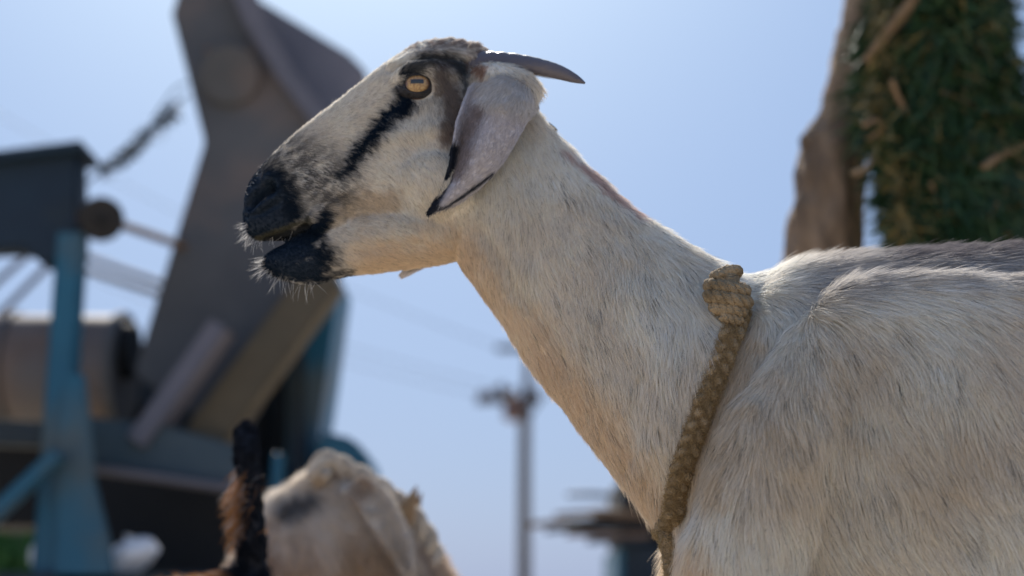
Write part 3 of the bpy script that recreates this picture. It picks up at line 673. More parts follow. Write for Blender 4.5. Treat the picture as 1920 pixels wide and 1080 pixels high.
# hanging end under the chest
tail0 = at(1256, 990, -.02); hang = [tail0, at(1256, 1010, tail0[1] - .002), at(1262, 1040, tail0[1]), at(1266, 1090, tail0[1]), at(1266, 1160, tail0[1]), at(1262, 1250, tail0[1])]
Ch = crom(np.array(hang), 90); hm = [MB(), MB(), MB()]
plies(hm, Ch, .0052, .0052, 7); [m_.build('strand', M['rope'], rope) for m_ in hm]
PP = np.repeat(Ch, 20, 0); a_ = rng.uniform(0, 6.28, len(PP)); NN = np.c_[np.cos(a_), np.sin(a_), np.zeros(len(PP))]; PP = PP + NN * .0095
fuzz(rope, PP, NN, 3500, .005, np.array([.36, .27, .14]))
# the knot: stacked turns of rope
kt = at(1364, 552, kc[1] - .012); ax = np.array([.10, .05, 1.0]); ax /= np.linalg.norm(ax); ux = np.cross(ax, (0, 1, 0)); ux /= np.linalg.norm(ux); vy = np.cross(ax, ux)
def helix(r0, r1, h0, h1, turns, n_, ph=0.0, tilt=.25):
    pts = []
    for k in range(n_):
        f = k / (n_ - 1); a = turns * 2 * math.pi * f + ph; r = (r0 + (r1 - r0) * f) * (.62 + .42 * math.sin(math.pi * min(max(f, .02), .98)) if turns > 2 else 1) + .001 * math.sin(3 * a)
        pts.append(kt + ux * r * math.cos(a) + vy * r * .8 * math.sin(a) + ax * (h0 + (h1 - h0) * f + tilt * r * math.cos(a + .8)))
    return np.array(pts)
for (r0, r1, h0, h1, tr, n_, ph, ti, rr_) in [(.0165, .0160, -.015, .014, 3.1, 190, .4, .30, .0036), (.0080, .0045, .0175, .0185, 1.2, 60, 0, -.45, .0032), (.0100, .012, -.021, -.014, 1.1, 60, 1.0, .40, .003)]:
    ks = [MB(), MB(), MB()]; plies(ks, helix(r0, r1, h0, h1, tr, n_, ph, ti), rr_ * .85, rr_ * .95, 4.6 * tr, nseg=9)
    for m_ in ks: m_.build('knot_turn', M['rope_pale'] if False else M['rope'], rope)
le = MB(); le.tube([kt + ax * .012, kt + ax * .022 + ux * -.004, kt + ax * .027 + ux * .002 + vy * -.004], [.0034, .0036, .002], seg=8, n=8); le.build('rope_end', M['rope'], rope)
core = MB(); core.tube([kt - ax * .02, kt + ax * .018], [.010, .010], seg=12); core.build('knot_core', M['rope'], rope)
pk = helix(.017, .016, -.018, .018, 3, 300); nk_ = pk - kt; nk_ /= np.linalg.norm(nk_, axis=1)[:, None]
fuzz(rope, pk, nk_, 900, .0035, np.array([.42, .31, .20]))

# a fly on the nape
fp = at(1038, 240, -.004)
fl_ = empty('fly', fp, 'tiny black fly perched on the nape behind the ear', 'fly')
fb = MB(); fb.tube([fp + np.array([-.004, 0, .003]), fp, fp + np.array([.003, 0, -.003])], [.001, .0018, .0012], seg=8, n=8); fb.build('body', M['rubber'], fl_)
for s in (-1, 1):
    wg = MB(); wg.box(fp + np.array([-.002, s * .0015, .0028]), (.006, .0018, .0002), Matrix.Rotation(R(40), 4, 'Y')); wg.build('wing', M['black_metal'], fl_)
# ------------------------------------------------------------------ two goats behind
def simple_goat(mb, voxel, colour, root, nfur, flen, frad, ctrl, name_fur='fur', wf=None, lenf=None):
    me = remeshed(mb, voxel, 5); Vq = get_v(me); Vq = Vq + get_n(me) * ((fbm(Vq, 30) - .5) * .008)[:, None]; set_v(me, Vq)
    paint(me, colour(Vq, False)); me.materials.clear(); me.materials.append(M['skin']); me.polygons.foreach_set('use_smooth', [True] * len(me.polygons))
    P, Q = scatter(me, nfur, wf or (lambda a, b: np.where(proj(a)[1] < 1140, 1.0, .12)))
    px, py = proj(P); D = field(px, py, ctrl); D /= np.linalg.norm(D, axis=1)[:, None]
    off = parent_loc(root); set_v(me, Vq - off); o = bpy.data.objects.new('body', me); me.name = 'body'; COL.objects.link(o); o.parent = root
    L = flen * rng.uniform(.5, 1.3, len(P)) * (.7 + .6 * noise(P, 60))
    if lenf is not None: L = L * lenf(px, py)
    grow(name_fur, P, Q, D, L, colour(P, True), root, M['fur'], lift=.45, rad=frad, clump=.7, guides=18, frizz=.25)
    return Vq, tris_of(me)
def legs(mb, spots, z, y0, hw=.09):
    for x in spots:
        for s in (-1, 1):
            mb.tube([(x, y0 + s * hw, z), (x + .02, y0 + s * hw, z * .55), (x + .01, y0 + s * hw, z * .3), (x, y0 + s * hw, .03), (x - .01, y0 + s * hw, .004)], [.05, .028, .018, .015, .022], seg=12, n=18)

# white goat with a thick rope over its head
Y2 = .80
def r2(tx, ty, bx, by, ww): return (at(tx, ty, Y2), at(bx, by, Y2), ww, 0.0)
mb = MB()
mb.loft([r2(372, 1215, 395, 1262, .018), r2(392, 1165, 455, 1262, .030), r2(430, 1075, 540, 1240, .040), r2(470, 1000, 600, 1225, .052), r2(502, 944, 655, 1200, .062), r2(555, 903, 700, 1185, .066),
         r2(625, 884, 735, 1200, .062), r2(700, 915, 760, 1260, .058), r2(760, 962, 790, 1320, .065), r2(812, 1030, 830, 1400, .085), r2(870, 1130, 900, 1500, .11)], n=44)
mb.loft([r2(800, 1200, 830, 1380, .06), r2(880, 1165, 900, 1520, .12), r2(1050, 1180, 1040, 1580, .15), r2(1350, 1190, 1330, 1600, .17), r2(1620, 1210, 1650, 1560, .15), r2(1760, 1280, 1760, 1450, .06)], n=30)
legs(mb, [at(960, 1300, Y2)[0], at(1600, 1300, Y2)[0]], .26, Y2)
def white_col(P, strand):
    px, py = proj(P); n1 = fbm(P, 30); w_ = (n1 - .5) * 40
    c = np.tile([.80, .73, .64], (len(P), 1)); c = mixc(c, (.52, .36, .20), sstep(110, 20, np.hypot(px - 680, (py - 1060)) + w_) * .7)
    c = mixc(c, (.56, .39, .23), sstep(90, 10, np.hypot(px - 560, (py - 1060)) + w_) * .5); c = mixc(c, (.42, .26, .14), sstep(.52, .68, fbm(P, 19)) * .6)
    c = mixc(c, (.05, .06, .08), sstep(26, 4, segd(px, py, [(538, 948), (575, 936)])[0] + w_ * .3) * .8)
    if strand: c = c * np.clip(rng.normal(1, .12, len(P)), .5, 1.3)[:, None]
    return c
g2 = empty('goat', (at(1200, 1200, Y2)[0], Y2, 0), 'white and tan goat below with a thick pale rope lying over its head', 'goat')
gv2, gt2 = simple_goat(mb, .0055, white_col, g2, 90000, .028, .00026, [(520, 960, .3, 1), (600, 900, .8, .6), (700, 960, .5, 1), (800, 1050, .3, 1), (560, 1060, .4, 1), (1200, 1200, 1, .4)])
bv2 = BVHTree.FromPolygons([Vector(p) for p in gv2], [tuple(int(i) for i in q) for q in gt2])
def hit2(px, py, off=0.0):
    r = ray(px, py); h = bv2.ray_cast(Vector(CAM), Vector(r / np.linalg.norm(r)))
    return np.array(h[0]) + np.array(h[1]) * off if h[0] is not None else at(px, py, Y2 - .03)
# its ear and horn tip
eb = MB(); E = [(660, 905, .020), (695, 930, .024), (728, 980, .023), (752, 1030, .018), (768, 1075, .006)]
rr = []
for (ex, ey, wd), yy in zip(crom(E, 24), np.linspace(-.055, -.085, 24)):
    c_ = at(ex, ey, Y2 + yy); rr.append([c_ + np.array([.8, 0, .5]) * wd * math.cos(a) + np.array([0, -1, .1]) * .005 * math.sin(a) + np.array([0, -.012, 0]) * math.cos(a) ** 2 for a in np.linspace(0, 6.283, 14, endpoint=False)])
eb.rings(rr); o = eb.build('ear', M['skin'], g2); me = o.data; me.name = 'ear'; Pe, Qe = None, None; paint(me, white_col(get_v(me) + parent_loc(g2), False) * .6)
Pe, Qe = scatter(me, 3000, lambda a, b_: np.ones(len(a))); Pe = Pe + parent_loc(g2); grow('fur', Pe, Qe, np.tile([.5, 0, -1.], (3000, 1)), np.full(3000, .012), white_col(Pe, True) * .85, g2, M['fur'], lift=.5, rad=.0003, clump=.5, frizz=.3)
for s in (-1, 1):
    hb = MB(); hb.tube([at(752, 1000, Y2) + [0, s * .04, 0], at(766, 965, Y2) + [0, s * .05, 0], at(786, 918, Y2) + [.0, s * .055, 0]], [.016, .013, .0015], seg=10, n=12)
    hb.build('horn', M['rust'] if False else M['stem'], g2)
hr = empty('head_rope', at(690, 930, Y2), 'thick pale twisted rope lying over the head of the lower goat', 'rope')
cl_ = [(590, 905, -.045), (604, 872, -.02), (640, 884, -.012), (690, 912, -.012), (735, 945, -.014), (775, 985, -.014), (800, 1030, -.02), (806, 1080, -.03), (800, 1150, -.05)]
Cc = crom(np.array([at(a, b + 3, Y2 + y - .012) + np.array([.004, 0, .006]) for a, b, y in cl_]), 150)
hm = [MB(), MB(), MB()]; plies(hm, Cc, .0088, .0098, 3.6, nseg=10); [m_.build('strand', M['rope_pale'], hr) for m_ in hm]

# ginger goat, tail in the air
Y3 = .42
def r3(tx, ty, bx, by, ww): return (at(tx, ty, Y3), at(bx, by, Y3), ww, 0.0)
mb = MB()
mb.loft([r3(535, 1190, 540, 1330, .03), r3(515, 1105, 535, 1440, .08), r3(460, 1072, 480, 1500, .105), r3(370, 1085, 370, 1520, .12), r3(200, 1110, 200, 1560, .14), r3(0, 1110, 0, 1560, .14), r3(-200, 1120, -190, 1540, .12), r3(-330, 1150, -300, 1400, .07)], n=40)
mb.loft([r3(-250, 1180, -200, 1420, .06), r3(-350, 1100, -280, 1300, .05), r3(-430, 1010, -360, 1160, .045), r3(-470, 960, -420, 1130, .045), r3(-560, 1010, -500, 1130, .035), r3(-650, 1080, -620, 1150, .02)], n=24)
legs(mb, [at(470, 1300, Y3)[0], at(-230, 1300, Y3)[0]], .24, Y3, .07)
tail_c = [at(478, 1110, Y3 - .0), at(474, 1020, Y3 - .01), at(470, 930, Y3 - .015), at(463, 850, Y3 - .01), at(458, 808, Y3), at(455, 792, Y3)]
mb.tube(tail_c, [.020, .014, .011, .015, .015, .006], seg=14, n=26)
def ginger_col(P, strand):
    px, py = proj(P); w_ = (fbm(P, 40) - .5) * 60
    c = np.tile([.24, .115, .05], (len(P), 1)); c = mixc(c, (.30, .27, .26), sstep(.5, .7, fbm(P, 60)) * .5)
    c = mixc(c, (.008, .010, .016), sstep(75, 50, segd(px, py, [(455, 780), (470, 940), (474, 1040)])[0] + w_ * .25))
    if strand: c = c * np.clip(rng.normal(1, .18, len(P)), .4, 1.5)[:, None]
    return c
g3 = empty('goat', (at(150, 1200, Y3)[0], Y3, 0), 'ginger goat with black upright tail, in front of the rope-headed white goat', 'goat')
simple_goat(mb, .0055, ginger_col, g3, 42000, .020, .0003, [(470, 800, .0, -1), (470, 950, -.1, -1), (450, 1050, -.6, -.6), (480, 1100, .3, 1), (400, 1080, -1, -.3), (200, 1100, .6, 1)], lenf=lambda px, py: np.where(py < 1030, .45, 1.0))
for s_ in (-1, 1):
    h_ = at(-455, 975, Y3) + [0, s_ * .035, 0]; b = MB(); b.tube([h_, h_ + np.array([.012, s_ * .03, -.012]), h_ + np.array([.015, s_ * .04, -.055]), h_ + np.array([.008, s_ * .038, -.085])], [.012, .018, .017, .003], seg=12, n=14, flat=.35)
    o = b.build('ear', M['skin'], g3); paint(o.data, ginger_col(get_v(o.data) + parent_loc(g3), False) * .8)
    h_ = at(-510, 1018, Y3) + [0, s_ * .033, 0]; b = MB(); b.tube([h_ - [0, s_ * .004, 0], h_ + [0, s_ * .005, 0]], [.010, .006], seg=14); b.build('eye', M['lid'], g3)
TC = crom(np.array(tail_c), 60)[10:]; kk = rng.integers(3, 20, 1000)
rp = TC[kk] + rng.normal(size=(1000, 3)) * .006; dr = np.c_[rng.normal(-1, .35, 1000), rng.normal(0, .5, 1000), rng.normal(.25, .4, 1000)]
nr = dr / np.linalg.norm(dr, axis=1)[:, None]
cc = np.where((rng.random(1000) < .75)[:, None], [[.34, .17, .075]], [[.36, .35, .36]]) * rng.uniform(.5, 1.3, (1000, 1))
grow('tail_hair', rp, nr, np.tile([-.3, 0, -1.], (1000, 1)), rng.uniform(.012, .05, 1000), cc, g3, M['fur'], lift=1.2, rad=.0003, clump=.8, guides=40, frizz=.2)

# ------------------------------------------------------------------ the farm machine
def pz(pts, Y): return [tuple(at(a, b, Y)[[0, 2]]) for a, b in pts]
mroot = at(300, 900, 3.2); mroot[2] = 0
mc = empty('threshing_machine', mroot, 'tall dusty blue and brown threshing machine with an angled discharge chute, out of focus', 'machine')
def part(name, m, f, parent=mc, bevel=.006, smooth='auto'):
    b = MB(); f(b); return b.build(name, M[m], parent, smooth=smooth, bevel=bevel)
ch = part('chute', 'dusty', lambda b: b.prism(pz([(322, 25), (350, -70), (448, -70), (478, 40), (530, 140), (600, 228), (700, 330), (680, 420), (600, 545), (450, 800), (400, 805), (250, 700), (383, 265)], 3.0), 3.0, 3.14), bevel=.008)
part('lit_corner_strip', 'dusty_light', lambda b: b.prism(pz([(415, -60), (462, -60), (500, 35), (560, 140), (632, 232), (700, 320), (660, 322), (590, 240), (515, 140), (452, 35)], 2.95), 2.95, 3.01), ch, bevel=.008)  # light catching the chute's corner, drawn as a paler strip
part('cover_plate', 'dusty', lambda b: b.tube([at(430, 140, 2.985), at(430, 140, 2.94)], [.10, .095], seg=28), ch, bevel=.008)
part('cover_hinge', 'rust', lambda b: b.tube([at(385, 95, 2.95), at(475, 100, 2.95)], .012, seg=8), ch, bevel=0)
M['teal_grey'] = mat('dusty_blue_grey_paint', (.028, .055, .075), (.06, .085, .10), 3, .7, .2, 40, dirt=(.11, .11, .11), dirt_amt=.3)
M['hood'] = mat('dusty_violet_grey_sheet', (.12, .125, .155), (.18, .175, .20), 4, .75, .2, 40, dirt=(.13, .11, .10), dirt_amt=.2)
sp_ = part('chute_side', 'hood', lambda b: b.prism(pz([(452, -24), (480, -4), (570, 50), (655, 101), (687, 134), (676, 175), (655, 320), (620, 250), (545, 145), (490, 40)], 3.15), 3.15, 3.24), bevel=.006)
part('support_beam', 'olive', lambda b: b.bar(at(612, 520, 2.9), at(385, 830, 2.9), .13, .12))
part('strut', 'dusty_light', lambda b: b.bar(at(420, 615, 2.8), at(265, 835, 2.8), .16, .06))
sd_ = part('side_panel', 'teal', lambda b: b.prism(pz([(536, 520), (637, 515), (612, 700), (596, 805), (592, 920), (536, 920)], 3.25), 3.25, 3.6), bevel=.01)
part('panel_rib', 'teal_dark', lambda b: b.bar(at(556, 520, 3.23), at(560, 900, 3.23), .05, .05))
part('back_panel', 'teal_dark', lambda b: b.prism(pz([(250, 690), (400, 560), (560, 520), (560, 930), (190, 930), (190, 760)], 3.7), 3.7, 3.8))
for k in range(4): part('panel_rib', 'black_metal', lambda b: b.bar(at(415 + 38 * k, 560, 3.66), at(405 + 40 * k, 910, 3.66), .03, .04))
part('tool_box', 'teal', lambda b: b.prism(pz([(590, 806), (650, 818), (682, 838), (692, 870), (690, 930), (590, 930)], 3.1), 3.1, 3.5), bevel=.02)
part('bracket', 'teal', lambda b: b.bar(at(522, 850, 2.9), at(515, 960, 2.9), .05, .03))
part('cross_beam', 'teal_grey', lambda b: b.prism(pz([(150, 780), (300, 795), (446, 835), (446, 912), (300, 890), (150, 868)], 2.75), 2.75, 2.85), bevel=.008)
part('beam_flange', 'dusty_light', lambda b: b.prism(pz([(150, 866), (300, 888), (446, 910), (446, 922), (300, 900), (150, 878)], 2.70), 2.70, 2.86), bevel=.003)
pb = at(137, 440, 2.62); p0 = at(138, 1080, 2.62)
part('post', 'teal', lambda b: b.bar((pb[0], 2.62, .0), pb, .072, .072))
part('post_gusset', 'teal', lambda b: b.prism([tuple(q) for q in pz([(121, 700), (156, 700), (168, 800), (176, 900), (204, 1010), (235, 1250), (88, 1250), (106, 1010), (104, 860)], 2.55)], 2.55, 2.575))
part('brace', 'teal', lambda b: b.bar(at(-90, 1040, 2.5), at(112, 850, 2.5), .055, .04))
part('cross_beam', 'teal_dark', lambda b: b.bar(at(-140, 808, 2.7), at(120, 818, 2.7), .07, .07))
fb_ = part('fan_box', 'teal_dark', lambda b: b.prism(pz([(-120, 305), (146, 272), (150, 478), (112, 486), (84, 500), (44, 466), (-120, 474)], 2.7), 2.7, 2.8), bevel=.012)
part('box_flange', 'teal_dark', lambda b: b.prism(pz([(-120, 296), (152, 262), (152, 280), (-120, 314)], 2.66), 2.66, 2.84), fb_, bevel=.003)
pl = part('pulley', 'rubber', lambda b: b.tube([at(190, 411, 2.6), at(190, 411, 2.66)], [.064, .064], seg=28))
part('pulley_hub', 'black_metal', lambda b: b.tube([at(190, 411, 2.57), at(190, 411, 2.7)], [.014, .014], seg=12), pl, bevel=.002)
part('shaft', 'rust', lambda b: b.tube([at(150, 405, 2.66), at(215, 418, 2.66), at(345, 462, 3.0)], .013, seg=10, n=12), bevel=0)
for a_, b_ in (((150, 478), (330, 540)), ((150, 503), (330, 562)), ((-40, 630), (88, 500)), ((-40, 560), (60, 470))):
    part('pipe', 'dusty_light', lambda b: b.tube([at(*a_, 3.5), at(*b_, 3.5)], .012, seg=8), bevel=0)
da, db = at(-160, 690, 3.25), at(232, 692, 3.25)
dr_ = part('drum', 'pink_metal', lambda b: b.tube([da, da + (db - da) * .5, db], .175, seg=48, n=3), bevel=.01)
for f in (.05, .45, .97):
    c_ = da + (db - da) * f; part('drum_band', 'dusty', lambda b: b.tube([c_, c_ + np.array([.03, 0, 0])], .186, seg=48), dr_, bevel=.003)
part('dark_opening_disc', 'black_metal', lambda b: b.tube([db + np.array([.0, -.05, .05]), db + np.array([.05, -.05, .05])], [.09, .09], seg=24))  # darkness of the opening at the drum's end, made as a solid black disc
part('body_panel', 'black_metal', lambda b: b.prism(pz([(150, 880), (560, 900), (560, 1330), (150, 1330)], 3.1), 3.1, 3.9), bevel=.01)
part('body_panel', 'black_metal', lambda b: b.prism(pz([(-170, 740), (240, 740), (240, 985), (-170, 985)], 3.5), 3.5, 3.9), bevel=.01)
part('shelf', 'teal_dark', lambda b: b.box(at(130, 1088, 2.75), (.95, .4, .03)), bevel=.004)
for wx in (300, -60):
    c_ = at(wx, 1000, 2.9); c_[2] = .29
    wh = part('wheel', 'rubber', lambda b: b.tube([c_ + [0, -.06, 0], c_ + [0, -.05, 0], c_ + [0, .05, 0], c_ + [0, .06, 0]], [.25, .29, .29, .25], seg=40), bevel=.004)
    part('rim', 'teal', lambda b: b.tube([c_ + [0, -.075, 0], c_ + [0, -.055, 0]], [.15, .16], seg=32), wh, bevel=.003)
# white bags on the shelf
for i, (x, y, rx, rz, ln, lb) in enumerate([(80, 1040, .034, .047, .1, 'small upright white bag on the machine shelf left of the blue post'), (240, 1046, .078, .050, .35, 'wide slumped white bag on the machine shelf right of the blue post')]):
    c_ = at(x, y, 2.66); bm = bmesh.new(); bmesh.ops.create_icosphere(bm, subdivisions=4, radius=1); vs = np.array([v.co for v in bm.verts]); k = 1 + (fbm(vs + i * 7, 2.2) - .5) * .5
    vs = vs * k[:, None] * [rx, .05, rz]; vs[:, 2] += ln * vs[:, 0]; b = MB(); b.add(vs + c_, [[v.index for v in f.verts] for f in bm.faces]); bm.free()
    b.tube([c_ + [0, 0, rz * .8], c_ + [.006, 0, rz * 1.15]], [.012, .02], seg=10)
    tag(b.build('bag', M['white_cloth'], loc=tuple(c_)), lb, 'bag', 'white bags on the machine')

# frayed cord slung from the machine box to the chute
b = MB(); Yc = 2.9
for pts, r_ in (([(140, 360), (180, 330), (215, 302), (260, 258), (310, 212), (352, 178)], .004), ([(170, 300), (195, 312), (228, 312), (262, 282), (285, 245), (322, 196)], .006), ([(285, 225), (310, 190), (330, 165), (352, 155)], .003)):
    b.tube([at(x, y, Yc) for x, y in pts], r_, seg=6, n=24)
for _ in range(110):
    t_ = random.random(); x = 185 + 140 * t_; y = 315 - 120 * t_ + random.uniform(-4, 16) * (1 - abs(t_ - .4)); p_ = at(x, y, Yc + random.uniform(-.02, .02))
    b.tube([p_, p_ + np.array([random.gauss(.01, .014), random.gauss(0, .012), random.gauss(-.004, .012)]), p_ + np.array([random.gauss(.02, .02), random.gauss(0, .015), random.gauss(-.012, .016)])], random.uniform(.0015, .0035), seg=4)
tag(b.build('frayed_cord', M['teal_dark'], loc=tuple(at(250, 270, Yc))), 'frayed dark cord sagging between the blue box and the brown chute of the machine', 'cord')

# ------------------------------------------------------------------ leaves
def leaves(name, m, C, L, W, dirs, parent=None):
    """one curved folded blade per centre: two segments, four quads"""
    n = len(C); d = dirs / np.linalg.norm(dirs, axis=1)[:, None]; s = np.cross(d, rng.normal(size=(n, 3))); s /= np.linalg.norm(s, axis=1)[:, None]; nn = np.cross(d, s)
    V_ = []; 
    for t_, wf in ((0, .15), (.45, 1.0), (1.0, .05)):
        base = C + d * (L * t_)[:, None] + nn * (-(t_ ** 2) * L * .28)[:, None]
        V_ += [base - s * (W * wf)[:, None], base + nn * (W * .25 * wf)[:, None], base + s * (W * wf)[:, None]]
    VV = np.stack(V_, 1).reshape(-1, 3); b_ = np.arange(n)[:, None] * 9
    F_ = np.stack([b_ + np.array(q) for q in ((0, 1, 4, 3), (1, 2, 5, 4), (3, 4, 7, 6), (4, 5, 8, 7))], 1).reshape(-1, 4)
    off = parent_loc(parent) if parent is not None else C.mean(0); me = bpy.data.meshes.new(name)
    me.from_pydata((VV - off).tolist(), [], F_.tolist()); me.materials.append(m); o = bpy.data.objects.new(name, me); COL.objects.link(o)
    if parent is not None: o.parent = parent
    else: o.location = off
    o['kind'] = 'stuff'; return o

# wooden post
Yp = 1.15
pc = [(1640, -140, 30), (1622, 0, 38), (1605, 90, 46), (1587, 190, 50), (1580, 225, 53), (1566, 258, 60), (1558, 300, 65), (1550, 370, 66), (1538, 480, 70), (1525, 620, 74), (1505, 900, 78), (1490, 1300, 82)]
A = [list(at(x, y, Yp)) + [h_ * (Yp + 1.3) / FPX * 1.0] for x, y, h_ in pc]; A[-1][2] = -.02
A = crom(A, 170); b = MB(); rr = []
for k, a in enumerate(A):
    th = np.linspace(0, 2 * math.pi, 48, endpoint=False); P_ = np.c_[np.cos(th), np.sin(th), np.zeros(48)]
    q = a[:3] + P_ * a[3]; dn = (fbm(q * [1, 1, .35], 26) - .5) * .6 + (noise(q * [1, 1, .2], 90) - .5) * .22
    rr.append(list(a[:3] + P_ * (a[3] * (1 + dn))[:, None]))
b.rings(rr); post = empty('wooden_post', (A[-1][0], Yp, 0), 'thick weathered brown tree trunk post with a broken ledge of bark, behind the goat', 'post'); b.build('trunk', M['bark'], post)
for x, y, dx, dz, r_ in ((1512, 262, -.018, .008, .008), (1506, 276, -.008, .018, .006)):
    p_ = at(x, y, Yp - .03); bb = MB(); bb.tube([p_ + [.02, 0, -.01], p_, p_ + [dx * .5, 0, dz]], [r_ * 1.6, r_, r_ * .3], seg=8, n=8); bb.build('bark_splinter', M['bark'], post)
# leafy bundle hung against it
Yb = 1.05
bun = empty('leafy_bundle', at(1770, -60, Yb), 'large bundle of dark green leafy branches hanging beside the wooden post', 'foliage')
EDL = [(-250, 1665), (0, 1645), (120, 1635), (215, 1618), (250, 1640), (330, 1668), (460, 1684), (560, 1700), (700, 1740)]; EDR = [(-250, 1850), (0, 1872), (100, 1893), (165, 1896), (200, 1902), (240, 1935), (460, 1990), (560, 1985), (700, 1930)]
def edge(E, y): return np.interp(y, [e[0] for e in E], [e[1] for e in E])
n = 42000; yy = rng.uniform(-250, 640, n); l_, r_ = edge(EDL, yy), edge(EDR, yy); u = rng.random(n); xx = l_ + (r_ - l_) * u + rng.normal(0, 7, n)
dep = rng.uniform(-1, 1, n) * .13 * np.sqrt(np.clip(1 - (2 * u - 1) ** 2, .05, 1))
C = np.array([at(x, y, Yb + d) for x, y, d in zip(xx, yy, dep)])
cln = noise(C, 16); kp = (cln > .22) | (rng.random(n) < .35); C = C[kp]; n = len(C); clv = np.c_[noise(C, 11) - .5, noise(C + 5, 11) - .5, noise(C + 9, 11) - .9] * 2.2
dirs = clv + rng.normal(size=(n, 3)) * .7 + np.array([0, -.1, -.5])
leaves('foliage', M['leaf'], C, rng.uniform(.03, .10, n), rng.uniform(.0012, .0042, n), dirs, bun)
n = 1200; yy = rng.uniform(-200, 460, n); e_ = edge(EDL, yy); side_ = rng.random(n) < .4; xx = np.where(side_, e_ + np.abs(rng.normal(8, 26, n)), e_ + rng.random(n) * 260)
C = np.array([at(x, y, Yb - random.uniform(.05, .14)) for x, y in zip(xx, yy)])
leaves('dry_foliage', M['leaf_dry'], C, rng.uniform(.02, .07, n), rng.uniform(.001, .0025, n), rng.normal(size=(n, 3)) + [0, 0, -.5], bun)
for pts, r_ in [([(1722, -10), (1675, 48), (1622, 115)], .015), ([(1672, 150), (1690, 195), (1730, 240), (1790, 275)], .007), ([(1840, 315), (1880, 290), (1935, 268)], .009), ([(1745, 340), (1760, 380), (1785, 400)], .004),
                ([(1620, 235), (1640, 225), (1655, 240), (1625, 262)], .006), ([(1600, 325), (1622, 318), (1640, 295)], .006), 
                ([(1760, 170), (1810, 190), (1850, 215)], .004), ([(1870, 380), (1850, 420), (1860, 470)], .005)]:
    bb = MB(); r_ *= .75; bb.tube([at(x, y, Yb - .13 + .02 * k) for k, (x, y) in enumerate(pts)], [r_] * (len(pts) - 1) + [r_ * .6], seg=8, n=18); bb.build('stem', M['stem'], bun)

# shrub far left
Ys = 7.0; c_ = at(20, 1080, Ys)
sh = empty('shrub', (c_[0], Ys, 0), 'bright green shrub beyond the machine at the far left', 'shrub')
n = 6000; C = rng.normal(size=(n, 3)); C /= np.linalg.norm(C, axis=1)[:, None]; C *= rng.uniform(.3, 1, (n, 1)) ** .5; C = C * [.6, .5, .52] + [c_[0], Ys, .56]; C = C[C[:, 2] > .05]
M['leaf_bright'] = mat('bright_green_leaf', (.02, .09, .02), (.05, .16, .035), 20, .6, 0)
leaves('foliage', M['leaf_bright'], C, rng.uniform(.05, .10, len(C)), rng.uniform(.010, .022, len(C)), rng.normal(size=(len(C), 3)) + [0, 0, .5], sh)
for k in range(5):
    a_ = k * 1.3; bb = MB(); bb.tube([(c_[0] + .03 * math.cos(a_), Ys, 0), (c_[0] + .1 * math.cos(a_), Ys + .1 * math.sin(a_), .3), (c_[0] + .3 * math.cos(a_), Ys + .3 * math.sin(a_), .7)], [.015, .01, .004], seg=7, n=10); bb.build('stem', M['stem'], sh)

# ------------------------------------------------------------------ power pole
Yw = 28.0; pp = at(982, 1080, Yw); pole = empty('power_pole', (pp[0], Yw, 0), 'grey power pole with two crossarms and a transformer, far behind the goat', 'power pole')
tp = at(990, 640, Yw)
part('pole', 'concrete', lambda b: b.tube([(pp[0], Yw, 0), at(983, 900, Yw), at(984, 800, Yw), at(990, 700, Yw), tp], [.15, .13, .125, .085, .06], seg=20), pole, bevel=0)
a1 = part('crossarm', 'wire', lambda b: b.bar(at(930, 653, Yw - .12), at(1040, 655, Yw - .12), .14, .12), pole)
a2 = part('crossarm', 'wire', lambda b: b.bar(at(893, 751, Yw - .2), at(1016, 748, Yw - .2), .16, .14), pole)
for x, y in ((905, 742), (922, 741), (940, 728), (960, 736), (1003, 738)): part('insulator', 'ceramic', lambda b: b.tube([at(x, y + 12, Yw - .2), at(x, y, Yw - .2), at(x, y - 10, Yw - .2)], [.05, .10, .04], seg=12, n=8), a2, bevel=0)
part('transformer', 'ceramic', lambda b: b.tube([at(962, 790, Yw - .35), at(962, 785, Yw - .35), at(962, 748, Yw - .35), at(962, 742, Yw - .35)], [.12, .2, .2, .12], seg=20), pole, bevel=.01)
part('brace', 'wire', lambda b: b.bar(at(938, 735, Yw - .25), at(978, 785, Yw - .25), .06, .06), pole)
part('bracket', 'wire', lambda b: b.bar(at(936, 722, Yw - .3), at(952, 742, Yw - .3), .12, .06), pole)
part('brace', 'wire', lambda b: b.bar(at(1012, 750, Yw - .2), at(985, 790, Yw - .2), .05, .05), pole)
for (x0, y0), (x1, y1, dy_) in (((932, 650), (-300, 30, 10)), ((940, 728), (-300, 250, 8)), ((905, 742), (-300, 300, 8)), ((1003, 738), (2300, 690, 12)), ((1036, 652), (2300, 560, 12))):
    b = MB(); q0, q1 = at(x0, y0, Yw - .2), at(x1, y1, Yw - 2.0); b.tube([q0 + (q1 - q0) * t_ + np.array([0, 0, -1.1 * math.sin(math.pi * t_) * .5]) for t_ in np.linspace(0, 1, 20)], .009, seg=5); b.build('wire', M['wire'], pole, smooth=True)

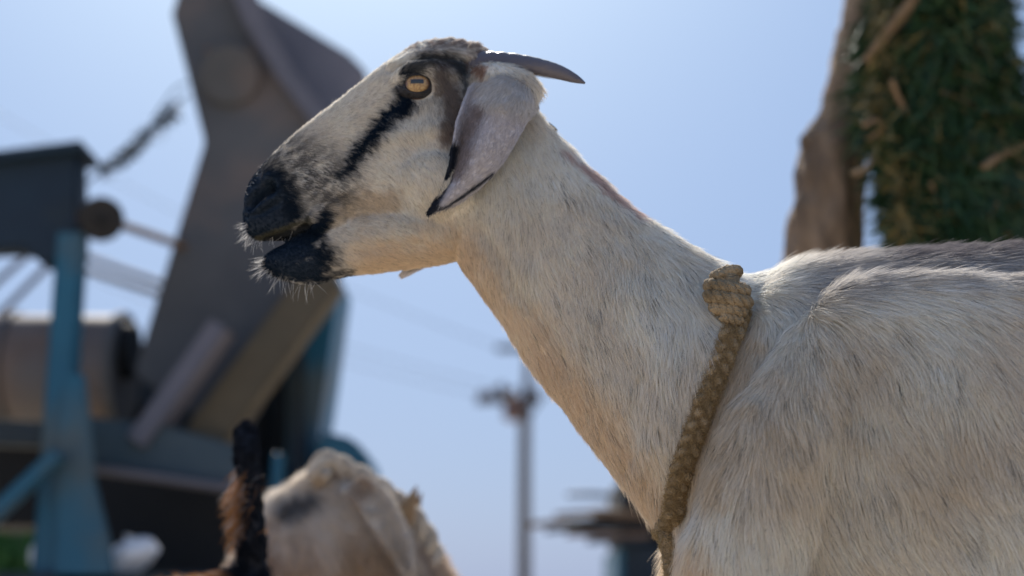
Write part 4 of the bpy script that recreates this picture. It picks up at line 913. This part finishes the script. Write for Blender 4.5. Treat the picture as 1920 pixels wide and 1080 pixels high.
# ------------------------------------------------------------------ cart with poles
Yk = 5.6; kc_ = at(1240, 1000, Yk)
ct = empty('loaded_cart', (kc_[0], Yk, 0), 'dark teal cart with a black load box behind the goat chest', 'cart')
part('bed', 'teal_dark', lambda b: b.prism(pz([(1158, 1022), (1480, 1022), (1480, 1110), (1162, 1110)], Yk - .4), Yk - .4, Yk + .5), ct, bevel=.01)
part('load_box', 'black_metal', lambda b: b.prism(pz([(1160, 905), (1168, 890), (1460, 890), (1460, 1018), (1160, 1018)], Yk - .35), Yk - .35, Yk + .4), ct, bevel=.01)
part('tailboard', 'teal', lambda b: b.prism(pz([(1156, 1030), (1170, 1030), (1170, 1108), (1156, 1108)], Yk - .42), Yk - .42, Yk + .52), ct, bevel=.003)
part('axle', 'black_metal', lambda b: b.tube([(kc_[0], Yk - .5, .30), (kc_[0], Yk + .55, .30)], .03, seg=12), ct, bevel=0)
for s in (-.5, .55):
    wq = np.array([kc_[0], Yk + s, .30]); wh = part('wheel', 'rubber', lambda b: b.tube([wq + [0, -.05, 0], wq + [0, -.04, 0], wq + [0, .04, 0], wq + [0, .05, 0]], [.26, .30, .30, .26], seg=36), ct, bevel=.004)
    part('rim', 'teal', lambda b: b.tube([wq + [0, -.065, 0], wq + [0, -.045, 0]], [.16, .17], seg=28), wh, bevel=.003)
for x0, y0, x1, y1, r_, m_, lb in [(1063, 928, 1200, 930, .012, 'teal_dark', 'thin straight pole sticking out highest, alone, from the cart load'), (1040, 966, 1220, 956, .013, 'timber', 'thin pole near the top of the stack on the cart'),
                               (990, 985, 1220, 972, .016, 'timber', 'longest pole with a pinkish sawn end jutting left from the cart'), (1022, 996, 1220, 984, .013, 'teal_dark', 'dark pole just under the longest one on the cart'),
                               (1062, 1003, 1220, 1002, .013, 'rust', 'brown pole third from the bottom of the stack on the cart'), (1100, 1015, 1220, 1011, .015, 'teal_dark', 'short dark pole at the bottom of the stack on the cart'),
                               (1108, 962, 1220, 968, .024, 'rust', 'brown log lying close against the black load box'), (1060, 980, 1220, 986, .014, 'black_metal', 'black pole in the middle of the stack on the cart')]:
    yk = Yk - .1 * random.random() - .42; p_, q_ = at(x0, y0, yk), at(x1, y1, yk); b = MB(); b.tube([p_, p_ + (q_ - p_) * .3 + [0, 0, .004], p_ + (q_ - p_) * .7 - [0, 0, .003], q_], [r_ * .8, r_, r_ * 1.05, r_], seg=12, n=14)
    tag(b.build('timber_pole', M[m_], loc=tuple(p_)), lb, 'pole', 'poles stacked on the cart')
